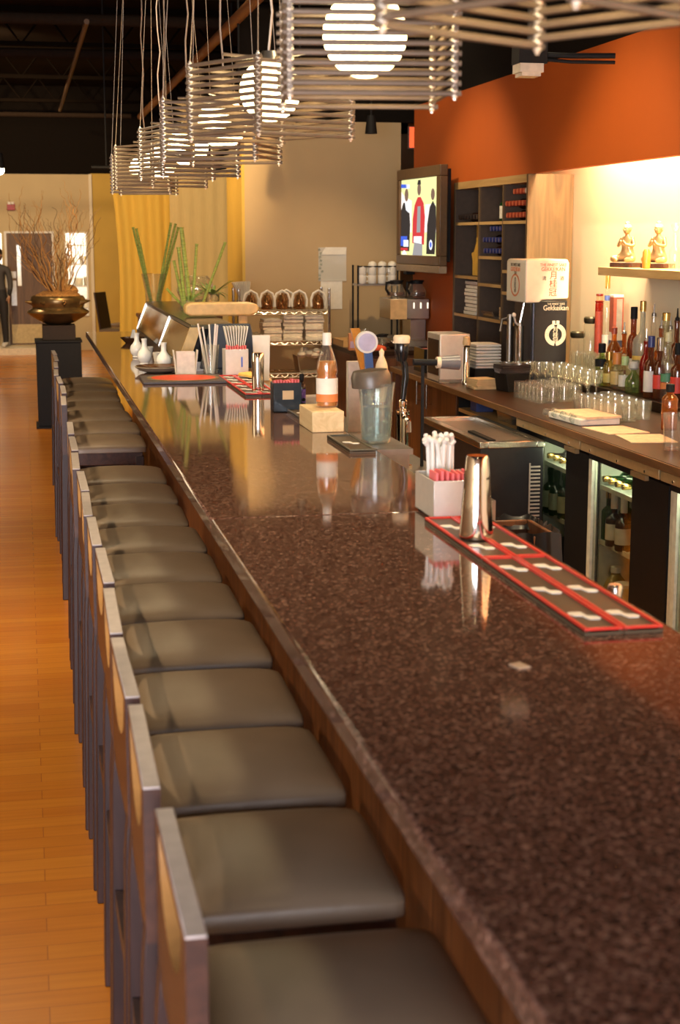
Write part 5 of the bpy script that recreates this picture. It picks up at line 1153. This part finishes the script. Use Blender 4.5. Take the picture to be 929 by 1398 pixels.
# clutter on the coffee counter
tag(obj('red_cloth', B().pad((0, 0, .015), (.17, .10, .03), .012, .012, 8), mat('red_cloth', (.62, .08, .02), .7), loc=(2.60, 11.45, .9005)), 'crumpled red-orange cloth behind the cream-capped tap', 'cloth')
t = thing('snack_pack', 'small packet with a purple and white label on the coffee counter', 'packet', (2.44, 11.44, .9005)); obj('pack', B().bb((-.045, -.02, 0), (.045, .02, .13)), mat('pack_orange', (.52, .22, .10), .6), t, .004); obj('pack_label', B().bb((-.035, -.0215, .02), (.035, -.0202, .07)), mat('pack_lilac', (.45, .35, .55), .6), t)
tag(obj('clear_jug', B().lathe([(0, 0), (.03, 0), (.035, .15), (.033, .15), (.028, .005), (0, .005)], n=16), M_GLASS, loc=(2.56, 11.6, .9005)), 'clear tumbler beside the packet on the coffee counter', 'glass')
t = thing('cutlery_tray', 'low wooden tray of cutlery at the left end of the coffee counter', 'tray', (2.50, 12.0, .9005)); obj('tray', B().bb((-.07, -.2, 0), (.07, .2, .01)).bb((-.07, -.2, .01), (-.06, .2, .05)).bb((.06, -.2, .01), (.07, .2, .05)).bb((-.06, -.2, .01), (.06, -.19, .05)).bb((-.06, .19, .01), (.06, .2, .05)), M_OAKY, t)
for k in range(8): obj('spoon', B().cyl((-.04 + k * .011, -.15, .02 + .004 * (k % 3)), (-.04 + k * .011 + R.uniform(-.01, .01), .05, .03), .004, n=6).sph((-.04 + k * .011, -.165, .025), .012, 8, (.8, 1.4, .4)), M_CHROME, t)
tag(obj('steel_bowl_stack', B().lathe([(0, 0), (.03, 0), (.075, .05), (.072, .05), (.028, .005), (0, .005)], n=22), M_CHROME, loc=(2.78, 11.55, .9005)), 'shiny steel bowl in front of the coffee brewer', 'bowl')
t = thing('foil_wrap', 'crumpled piece of foil lying on the wooden end of the back counter', 'foil', (2.66, 9.72, KZ + .0005), .3)
b = B(); b.sph((0, 0, .032), .03, 14, (2.0, 1.1, 1.0)); b.sph((.07, .01, .062), .022, 12, (1.1, .8, 1.5))
for v in b.bm.verts: v.co += Vector((R.uniform(-.008, .008), R.uniform(-.008, .008), R.uniform(-.006, .006))); v.co.z = max(v.co.z, 0)
obj('foil', b, M_CHROME, t, ang=5)
t = thing('dark_bottle_bin', 'dark open bin of bottles between the taps and the steel dispenser', 'bin', (2.62, 9.55, KZ + .0005))
obj('bin', B().bb((-.16, -.13, 0), (.16, .13, .01)).bb((-.16, -.13, .01), (-.15, .13, .15)).bb((.15, -.13, .01), (.16, .13, .15)).bb((-.15, -.13, .01), (.15, -.12, .15)).bb((-.15, .12, .01), (.15, .13, .15)), M_BLACKG, t)
obj('red_liner', B().bb((-.14, -.11, .10), (.14, .11, .14)), mat('bin_maroon', (.22, .04, .02), .5), t)
# ================================================================== WIRE RACK WITH TEAPOTS
t = thing('wire_rack', 'chrome wire rack with three shelves of teapots and linen before the tan wall', 'rack', (2.04, 12.42, 0))
for x in (-.365, .365):
    for y in (-.17, .17): obj('post', B().cyl((x, y, 0), (x, y, 1.34), .0125, n=10), M_CHROME, t)
for z in (.38, .66, .92, 1.165):
    b = B()
    for y in (-.17, .17): b.cyl((-.365, y, z), (.365, y, z), .006, n=6).cyl((-.365, y, z - .03), (.365, y, z - .03), .005, n=6)
    for x in (-.365, .365): b.cyl((x, -.17, z), (x, .17, z), .006, n=6)
    for k in range(26): b.cyl((-.35 + k * .028, -.17, z + .004), (-.35 + k * .028, .17, z + .004), .003, n=5)
    n = 18; zz = [(-.365 + .73 * i / n, -.17, z - (.03 if i % 2 else 0)) for i in range(n + 1)]; b.tube(zz, .004, 5)
    obj('wire_shelf', b, M_STEEL, t)
M_TEA = mat('copper_brown_pot', (.36, .17, .06), .12, .75)
tp0 = None
for i, (dx, dy) in enumerate(((-.255, -.06), (-.125, -.06), (.0, -.06), (.14, -.06), (.295, -.06), (.055, .08))):
    lb = ('first', 'second', 'third', 'fourth', 'last', 'rear middle')[i] + ' shiny brown teapot with a white handle wrap on the rack top'
    loc = (2.04 + dx, 12.42 + dy, 1.1725)
    if tp0 is None:
        tp0 = thing('teapot', lb, 'teapot', loc, 0, 'teapots on the wire rack')
        obj('pot_body', B().lathe([(0, 0), (.044, 0), (.050, .015), (.046, .07), (.034, .10), (0, .105)], n=22), M_TEA, tp0); obj('lid', B().lathe([(.03, .10), (.026, .115), (.008, .12), (.008, .132), (0, .134)], n=16), M_TEA, tp0)
        obj('handle', B().tube([(-.058, -.01, .02), (-.062, -.01, .075), (-.045, -.01, .125), (0, -.01, .15), (.045, -.01, .125), (.062, -.01, .075), (.058, -.01, .02)], .010, 8), M_PAPER, tp0); obj('spout', B().tube([(0, -.045, .03), (0, -.07, .05), (0, -.08, .085)], .010, 8, .006), M_TEA, tp0)
    else: dup(tp0, loc, R.uniform(-.2, .2), lb)
t = thing('napkin_holder', 'fan of white napkins in a holder at the left end of the rack top', 'napkins', (1.74, 12.50, 1.1725))
obj('stand', B().bb((-.05, -.04, 0), (.05, .04, .07)), M_STEELD, t)
for k in range(10): obj('napkin', B().box((-.05 + k * .011, 0, .14), (.004, .10, .16), 0, 0, (k - 8) * .055), M_PAPER, t)
def linen(label, x, z, w, layers, group, base=None):
    for k in range(layers): tag(obj('folded_linen', B().pad((R.uniform(-.006, .006), R.uniform(-.01, .01), .0135), (w, .22, .028), .002, .004, 6), mat('linen_white', (.88, .80, .66), .9), loc=(x, 12.40, z + k * .0285)), label, 'linen', group)
linen('folded white cloth in the left pile on the rack middle shelf', 1.95, .9275, .15, 6, 'left pile of cloths on the rack'); linen('folded white cloth in the middle pile on the rack middle shelf', 2.12, .9275, .16, 7, 'middle pile of cloths on the rack'); linen('folded white cloth in the right pile on the rack middle shelf', 2.295, .9275, .15, 7, 'right pile of cloths on the rack')
t = thing('clear_bag', 'crumpled clear plastic bag left of the folded cloths', 'bag', (1.81, 12.36, .9275)); b = B(); b.sph((0, 0, .03), .045, 14, (1.3, 1.1, .75))
for v in b.bm.verts: v.co += Vector((R.uniform(-.008, .008), R.uniform(-.008, .008), R.uniform(-.006, .006))); v.co.z = max(v.co.z, .001)
obj('bag', b, M_CLEARP, t)
t = thing('linen_bin', 'grey bin heaped with rolled white cloths on the lower rack shelf', 'bin', (2.27, 12.40, .6675)); obj('bin', B().prism([(-.10, 0), (.10, 0), (.12, .13), (.115, .13), (.095, .006), (-.095, .006), (-.115, .13), (-.12, .13)], 'y', -.12, .12), mat('linen_bin', (.40, .33, .25), .6), t)
for k in range(11): obj('rolled_cloth', B().sph((R.uniform(-.08, .09), R.uniform(-.09, .09), .135 + R.uniform(0, .035)), .034, 10, (1.1, 1.2, .8)), mat('linen_white', (.88, .80, .66), .9), t)
t = thing('plastic_sleeve', 'clear plastic sleeve with white sheets pinned on the tan wall', 'sleeve', (2.56, 12.8935, 1.40))
obj('sleeve', B().bb((-.12, -.004, -.02), (.12, 0, .26)), glass('plastic_film', (.9, .9, .86), 1.45, .45, (.92, .88, .80)), t); obj('sheet', B().bb((-.10, .0015, -.255), (.085, .006, .0)), M_PAPER, t); obj('flap', B().prism([(-.10, .20), (.115, .20), (.12, .262), (-.06, .262)], 'y', -.009, -.005), M_PAPER, t)
b = B()
for k in range(9): b.box((-.115 + R.uniform(0, .03), -.008, .0 + k * .03), (.02, .006, .02), 0, R.uniform(-.6, .6), R.uniform(-.6, .6))
obj('crinkle', b, M_CLEARP, t)
# speaker-like dark box under the television's far edge
tag(obj('wall_speaker', B().bb((-.035, -.05, -.12), (.035, .05, .12)), M_BLACK, None, .004, loc=(3.05, 12.18, 1.57)), 'small dark wall speaker below the far edge of the television', 'speaker')
# ================================================================== CURTAINS
def curtain(name, label, x0, x1, y, z0, z1, m, folds, amp, pinch=None, group=None):
    b = B(); n = folds * 10; rows = 16; g = []
    for j in range(rows + 1):
        v = j / rows; z = z0 + (z1 - z0) * v; row = []
        for i in range(n + 1):
            u = i / n; x = x0 + (x1 - x0) * u
            a = amp * (1 + .25 * math.sin(7 * u + 2)) * math.sin(2 * PI * folds * u + .5 * math.sin(3 * u + v))
            if pinch: x += pinch * (x - x1) * 0 + pinch * math.sin(PI * min(1, (1 - v) * 1.1)) * (1 - u) * (x1 - x0)
            row.append(b.bm.verts.new((x, y + a, z)))
        g.append(row)
    for j in range(rows):
        for i in range(n): b._f([g[j][i], g[j][i + 1], g[j + 1][i + 1], g[j + 1][i]])
    o = obj(name, b, m, ang=80); md = o.modifiers.new('thickness', 'SOLIDIFY'); md.thickness = .004
    return tag(o, label, 'curtain', group)
def drape(name, c, tr, alpha=0.):
    m, nt, out = _new(name); N = nt.nodes.new; L = nt.links.new
    tc = N('ShaderNodeTexCoord'); mp = N('ShaderNodeMapping'); mp.inputs['Scale'].default_value = (60, 60, 3); L(tc.outputs['Object'], mp.inputs[0])
    nz = N('ShaderNodeTexNoise'); nz.inputs['Scale'].default_value = 3; L(mp.outputs[0], nz.inputs[0])
    cr = N('ShaderNodeValToRGB'); cr.color_ramp.elements[0].color = (*[v * .88 for v in c], 1); cr.color_ramp.elements[1].color = (*[min(1, v * 1.1) for v in c], 1); L(nz.outputs['Fac'], cr.inputs[0])
    d = N('ShaderNodeBsdfDiffuse'); L(cr.outputs[0], d.inputs[0]); t_ = N('ShaderNodeBsdfTranslucent'); L(cr.outputs[0], t_.inputs[0])
    mx = N('ShaderNodeMixShader'); mx.inputs[0].default_value = tr; L(d.outputs[0], mx.inputs[1]); L(t_.outputs[0], mx.inputs[2])
    last = mx
    if alpha:
        tp = N('ShaderNodeBsdfTransparent'); m2 = N('ShaderNodeMixShader'); m2.inputs[0].default_value = alpha; L(mx.outputs[0], m2.inputs[1]); L(tp.outputs[0], m2.inputs[2]); last = m2
    L(last.outputs[0], out.inputs[0]); return m
curtain('gold_curtain', 'gold floor-length curtain hanging beyond the end of the bar', .84, 1.46, 15.0, .02, 2.36, drape('gold_fabric', (.74, .49, .10), .3), 4, .022, .10)
curtain('sheer_curtain', 'pale sheer curtain hanging beside the gold one', 1.38, 2.14, 14.86, .02, 2.36, drape('sheer_fabric', (.66, .51, .25), .3, .10), 7, .006)
tag(obj('curtain_rail', B().cyl((.66, 14.93, 2.39), (2.2, 14.93, 2.39), .018, n=10).cyl((.8, 14.93, 2.39), (.8, 14.93, 4.0), .008, n=6).cyl((2.0, 14.93, 2.39), (2.0, 14.93, 4.0), .008, n=6), M_BLACK), 'black curtain rail hung above the curtains', 'rail')
# brown service stand behind the bar end
t = thing('service_stand', 'brown wooden service stand between the bar end and the curtain', 'stand', (1.06, 13.3, 0))
obj('cabinet', B().bb((-.10, -.2, .05), (.28, .2, 1.07)), M_WALNUT, t); obj('top', B().bb((-.115, -.215, 1.07), (.295, .215, 1.10)), M_WALNUT, t, .003); obj('plinth', B().bb((-.08, -.18, 0), (.26, .18, .05)), M_BLACK, t); obj('front_panel', B().bb((-.06, -.21, .15), (.24, -.20, 1.0)), M_WALNUT, t)
# dining chairs far behind
M_CHR = mat('chair_dark', (.035, .018, .012), .4)
def chair(label, x, y, rz):
    t = thing('dining_chair', label, 'chair', (x, y, 0), rz, None)
    obj('seat', B().pad((0, 0, .45), (.42, .42, .06), .01, .02, 8), M_VINYL, t); obj('backrest', B().prism([(-.20, .42), (-.17, .42), (-.255, .98), (-.28, .98)], 'y', -.19, .19), M_CHR, t, .004)
    for sx in (-1, 1):
        for sy in (-1, 1): obj('leg', B().cyl((sx * .17, sy * .17, 0), (sx * .18, sy * .18, .42), .016, .022, 8), M_CHR, t)
    return t
q = at(168, 445, Y=22.5); chair('dark dining chair facing right, seen left of the gold curtain', q.x - .10, 22.0, -.45)
chair('second dark dining chair half hidden by the gold curtain', 1.47, 23.3, PI - .5)
# ================================================================== PLANTER
t = thing('display_plinth', 'tall black plinth standing beside the last bar stool', 'plinth', (.296, 14.62, 0))
obj('plinth_body', B().bb((-.205, -.2, .02), (.205, .2, .79)), M_BLACK, t, .004); obj('plinth_top', B().bb((-.215, -.21, .79), (.215, .21, .81)), M_BLACK, t, .003); obj('plinth_foot', B().bb((-.225, -.22, 0), (.225, .22, .02)), M_BLACK, t)
t = thing('riser_block', 'dark brown block on the plinth under the bronze planter', 'block', (.305, 14.62, .8105)); obj('block', B().bb((-.15, -.15, 0), (.15, .15, .135)), mat('brown_block', (.03, .018, .012), .6, spec=.2), t, .004)
t = thing('bronze_planter', 'wide bronze bowl with pointed rims holding curly willow branches', 'planter', (.305, 14.62, .946))
M_BRZ = mat('aged_bronze', (.20, .125, .05), .28, .7, var=.3, vscale=8)
obj('bowl', B().lathe([(0, 0), (.09, 0), (.15, .022), (.25, .080), (.288, .112), (.275, .132), (.240, .148), (.232, .160), (.245, .19), (.252, .22), (.245, .252), (.232, .266), (.220, .264), (.215, .24), (0, .235)], n=36), M_BRZ, t)
for a in range(8):
    an = a * PI / 4 + .2; obj('rim_point', B().cyl((.235 * math.cos(an), .235 * math.sin(an), .205), (.305 * math.cos(an), .305 * math.sin(an), .215), .026, .006, 8), M_BRZ, t)
b = B(); b.lathe([(.215, .25), (.20, .275), (.13, .30), (0, .31)], n=28); b.sph((.11, .02, .31), .07, 12, (1.2, 1, .7))
for v in b.bm.verts: v.co.z += R.uniform(-.008, .012)
obj('moss', b, mat('orange_moss', (.36, .17, .045), .95, var=.5, vscale=80), t)
M_BR = [mat('willow_dark', (.10, .045, .018), .7), mat('willow_orange', (.45, .22, .06), .7), mat('willow_tan', (.36, .22, .09), .7)]
def branch(seed, base, d0, L, r, curl):
    rr = random.Random(seed); p = Vector(base); d = Vector(d0).normalized(); pts = [p.copy()]; n = 22; ph = rr.uniform(0, 6)
    for i in range(n):
        f = i / n
        d = (d + Vector((math.sin(ph + i * .95) * curl, math.cos(ph * 1.7 + i * .8) * curl, math.sin(i * .6 + ph) * curl * .5 + .02)) * (.4 + f)).normalized(); p = p + d * (L / n); pts.append(p.copy())
    return pts
for k in range(46):
    rr = random.Random(100 + k); a = rr.uniform(0, 2 * PI); ra = rr.uniform(0, .10); lean = rr.uniform(.05, .55) if k > 8 else rr.uniform(.3, .75)
    L = rr.uniform(.40, .95) if k > 12 else rr.uniform(.75, 1.1)
    pts = branch(k, (ra * math.cos(a), ra * math.sin(a), .275), (lean * math.cos(a) - .06, lean * math.sin(a), 1), L, .006, .28 if k % 3 else .42)
    b = B(); b.tube(pts, rr.uniform(.0045, .007), 5, .0015)
    for j in range(3):
        i = rr.randint(7, 18); q = branch(k * 7 + j, pts[i], (pts[i] - pts[i - 1]) + Vector((rr.uniform(-.04, .04), rr.uniform(-.04, .04), rr.uniform(-.01, .03))), L * rr.uniform(.18, .4), .003, .35); b.tube(q, .003, 4, .001)
    obj('willow_branch', b, M_BR[0 if k % 4 == 0 else (1 if k % 4 < 3 else 2)], t)
# ================================================================== FIRE ALARM, PERSON
q = at(15, 281, Y=24.49); t = thing('fire_alarm', 'small red fire alarm strobe on the beige far wall', 'alarm', (q.x, 24.5, q.z)); obj('base', B().bb((-.06, -.04, -.065), (.06, 0, .035)), mat('alarm_red', (.42, .03, .03), .4), t, .004); obj('strobe', B().bb((-.05, -.055, .02), (.05, -.0, .06)), M_WHITE, t, .004)
px = -.38
t = thing('person', 'person in dark shirt and black trousers standing by the far door', 'person', (px, 23.95, .1005), math.radians(-20))
v = [(0, 0, .80, (.125, .085)), (0, 0, .92, (.115, .085)), (0, .0, 1.06, (.135, .09)), (0, .0, 1.17, (.12, .075)), (0, .0, 1.245, .05), (0, -.01, 1.29, .045),
     (.155, 0, 1.17, .055), (.19, .0, 1.02, .045), (.205, -.03, .90, .040), (.205, -.09, .78, .032), (-.155, 0, 1.17, .055), (-.19, .0, 1.02, .045), (-.205, -.03, .90, .040), (-.205, -.09, .78, .032),
     (.075, 0, .74, .088), (.085, -.01, .42, .062), (.09, .02, .10, .045), (.09, -.02, .045, .042), (.09, -.12, .03, .032), (-.075, 0, .74, .088), (-.085, -.01, .42, .062), (-.09, .02, .10, .045), (-.09, -.02, .045, .042), (-.09, -.12, .03, .032)]
e = [(0, 1), (1, 2), (2, 3), (3, 4), (4, 5), (3, 6), (6, 7), (7, 8), (8, 9), (3, 10), (10, 11), (11, 12), (12, 13), (0, 14), (14, 15), (15, 16), (16, 17), (17, 18), (0, 19), (19, 20), (20, 21), (21, 22), (22, 23)]
M_SKIN = mat('skin', (.46, .26, .16), .5); M_SHIRT = mat('dark_shirt', (.055, .050, .048), .8); M_TROU = mat('black_trousers', (.014, .012, .012), .8)
# body: one continuous surface; cloth colours by height through the material
def body_mat():
    m, nt, out = _new('clothed_body'); N = nt.nodes.new; L = nt.links.new
    tc = N('ShaderNodeTexCoord'); sp = N('ShaderNodeSeparateXYZ'); L(tc.outputs['Object'], sp.inputs[0])
    cr = N('ShaderNodeValToRGB'); cr.color_ramp.interpolation = 'CONSTANT'; E = cr.color_ramp.elements
    mr = N('ShaderNodeMath'); mr.operation = 'DIVIDE'; mr.inputs[1].default_value = 1.5; L(sp.outputs['Z'], mr.inputs[0]); L(mr.outputs[0], cr.inputs[0])
    E[0].position = 0; E[0].color = (.60, .56, .50, 1); E[1].position = .05; E[1].color = (.014, .012, .012, 1)
    q_ = E.new(.575); q_.color = (.055, .050, .048, 1); q_ = E.new(.83); q_.color = (.46, .26, .16, 1)
    p = N('ShaderNodeBsdfPrincipled'); L(cr.outputs[0], p.inputs['Base Color']); p.inputs['Roughness'].default_value = .75; L(p.outputs[0], out.inputs[0]); return m
skin_figure('body', v, e, t, body_mat(), 2, 0)
for s in (-1, 1):
    h = B(); h.sph((s * .207, -.115, .745), .030, 12, (.55, .9, 1.2))
    for k in range(4): h.tube([(s * .207, -.135 + k * .013, .725), (s * .205, -.142 + k * .013, .690), (s * .200, -.132 + k * .013, .664)], .0075, 6, .005)
    h.tube([(s * .200, -.138, .750), (s * .190, -.155, .725), (s * .186, -.150, .705)], .008, 6, .006)
    obj('hand', h, M_SKIN, t)
hd = B(); hd.sph((0, -.015, 1.385), .078, 22, (.88, 1.0, 1.28)); hd.sph((0, -.096, 1.375), .012, 8, (.8, 1.1, 1.3)); hd.sph((.07, -.005, 1.38), .016, 8, (.5, .9, 1.3)).sph((-.07, -.005, 1.38), .016, 8, (.5, .9, 1.3))
H_ = obj('head', hd, M_SKIN, t)
obj('eyes', B().sph((.027, -.086, 1.395), .009, 8).sph((-.027, -.086, 1.395), .009, 8), M_BLACKG, H_); obj('mouth', B().sph((0, -.086, 1.338), .016, 8, (1.2, .5, .3)), mat('lips', (.36, .14, .11), .5), H_)
obj('hair', B().sph((0, .008, 1.41), .084, 20, (.95, 1.0, 1.12)).sph((0, .05, 1.36), .062, 16, (1, .8, 1.3)), mat('black_hair', (.015, .010, .008), .5), t)
# ================================================================== LIGHT
def light(name, typ, loc, energy, color, **k):
    l = bpy.data.lights.new(name, typ); l.energy = energy; l.color = color
    o = bpy.data.objects.new(name, l); COL.objects.link(o); o.location = loc
    tgt = k.pop('aim', None)
    for a, v in k.items(): setattr(l, a, v)
    if tgt is not None: o.rotation_euler = (Vector(tgt) - Vector(loc)).to_track_quat('-Z', 'Y').to_euler()
    return o
WARM = (1., .70, .38); WARM2 = (1., .78, .48)
# cove strip hidden behind the soffit, washing the niche wall
light('cove_strip', 'AREA', (3.27, 4.7, 2.62), 390, (1., .80, .45), shape='RECTANGLE', size=.14, size_y=8.4, aim=(3.27, 4.7, 0))
# daylight through the windows behind the camera
for i, h in enumerate(rw):
    light('window_daylight', 'AREA', ((h[0] + h[1]) / 2, -3.16, 1.7), 260, (.93, .93, 1.), shape='RECTANGLE', size=h[1] - h[0], size_y=2.3, aim=((h[0] + h[1]) / 2, 5, 1.2))
# unseen fill spots added without fixtures: aimed at walls, floor, bar
def spot(loc, aim, e, ang=60, c=WARM, r=.05): return light('fill_spot', 'SPOT', loc, e, c, spot_size=math.radians(ang), spot_blend=.6, shadow_soft_size=r, aim=aim)
light('tan_wall_fill', 'AREA', (2.4, 11.3, 3.9), 24, WARM2, shape='RECTANGLE', size=1.8, size_y=.6, aim=(2.5, 12.9, 1.2))  # area light added high up for an even tan wall, no fixture
for x, y in ((.6, 11.4), (1.1, 11.4)): spot((x, y, 3.2), (x + .5, 15, 1.5), 210, 52, (1., .70, .34))
spot((.6, 13.2, 3.0), (1.8, 13.4, 1.7), 60, 60, (1., .66, .26))
for y in (17.0, 20.5): spot((-.5, y, 3.7), (.3, 24.5, 1.6), 290, 80)
for y in (4.0, 8.0, 12.0, 16.0, 20.0): spot((-1.3, y, 3.8), (-.7, y + .4, 0), 240, 85, WARM2)
for y in (3.5, 6.5, 9.5): spot((1.9, y, 3.8), (1.0, y + .3, 1.0), 170, 80, WARM2)
light('orange_wall_fill', 'AREA', (1.7, 7.0, 3.9), 60, WARM2, shape='RECTANGLE', size=.5, size_y=9, aim=(2.9, 7.0, 2.4))  # long unseen area light added to light the orange wall smoothly
for y in (4.5, 7.5, 10.2): spot((1.5, y, 3.8), (2.9, y + .3, .9), 150, 70, WARM2)
spot((2.3, 10.2, 3.6), (2.3, 12.4, .95), 150, 48)  # extra fill added to lift the dim teapot rack
light('kitchen_ceiling_light', 'AREA', (.2, 25.5, 2.55), 75, (1., .95, .85), shape='RECTANGLE', size=2.6, size_y=1.0, aim=(.2, 25.5, 0))
W = bpy.data.worlds.new('room_ambient'); SC.world = W; W.use_nodes = True
W.node_tree.nodes['Background'].inputs[0].default_value = (1., .72, .45, 1); W.node_tree.nodes['Background'].inputs[1].default_value = .05
# ================================================================== CAMERA
cam = bpy.data.cameras.new('camera'); co = bpy.data.objects.new('camera', cam); COL.objects.link(co)
co.location = (0, 0, EYE)
Mx = Matrix((RT, UP, -FW)).transposed()
co.rotation_euler = Mx.to_euler()
cam.sensor_fit = 'VERTICAL'; cam.sensor_height = 23.7; cam.sensor_width = 15.75; cam.lens = F / 1398 * 23.7
cam.clip_start = .02; cam.clip_end = 100
cam.dof.use_dof = True; cam.dof.focus_distance = 6.6; cam.dof.aperture_fstop = 4.0
SC.camera = co
SC.view_settings.view_transform = 'Standard'; SC.view_settings.look = 'None'; SC.view_settings.gamma = 1; SC.view_settings.exposure = 0.5
SC.view_settings.use_curve_mapping = False
SC.cycles.max_bounces = 8; SC.cycles.transparent_max_bounces = 24; SC.cycles.caustics_reflective = False; SC.cycles.caustics_refractive = False
SC.cycles.sample_clamp_indirect = 6
SC.cycles.use_denoising = True
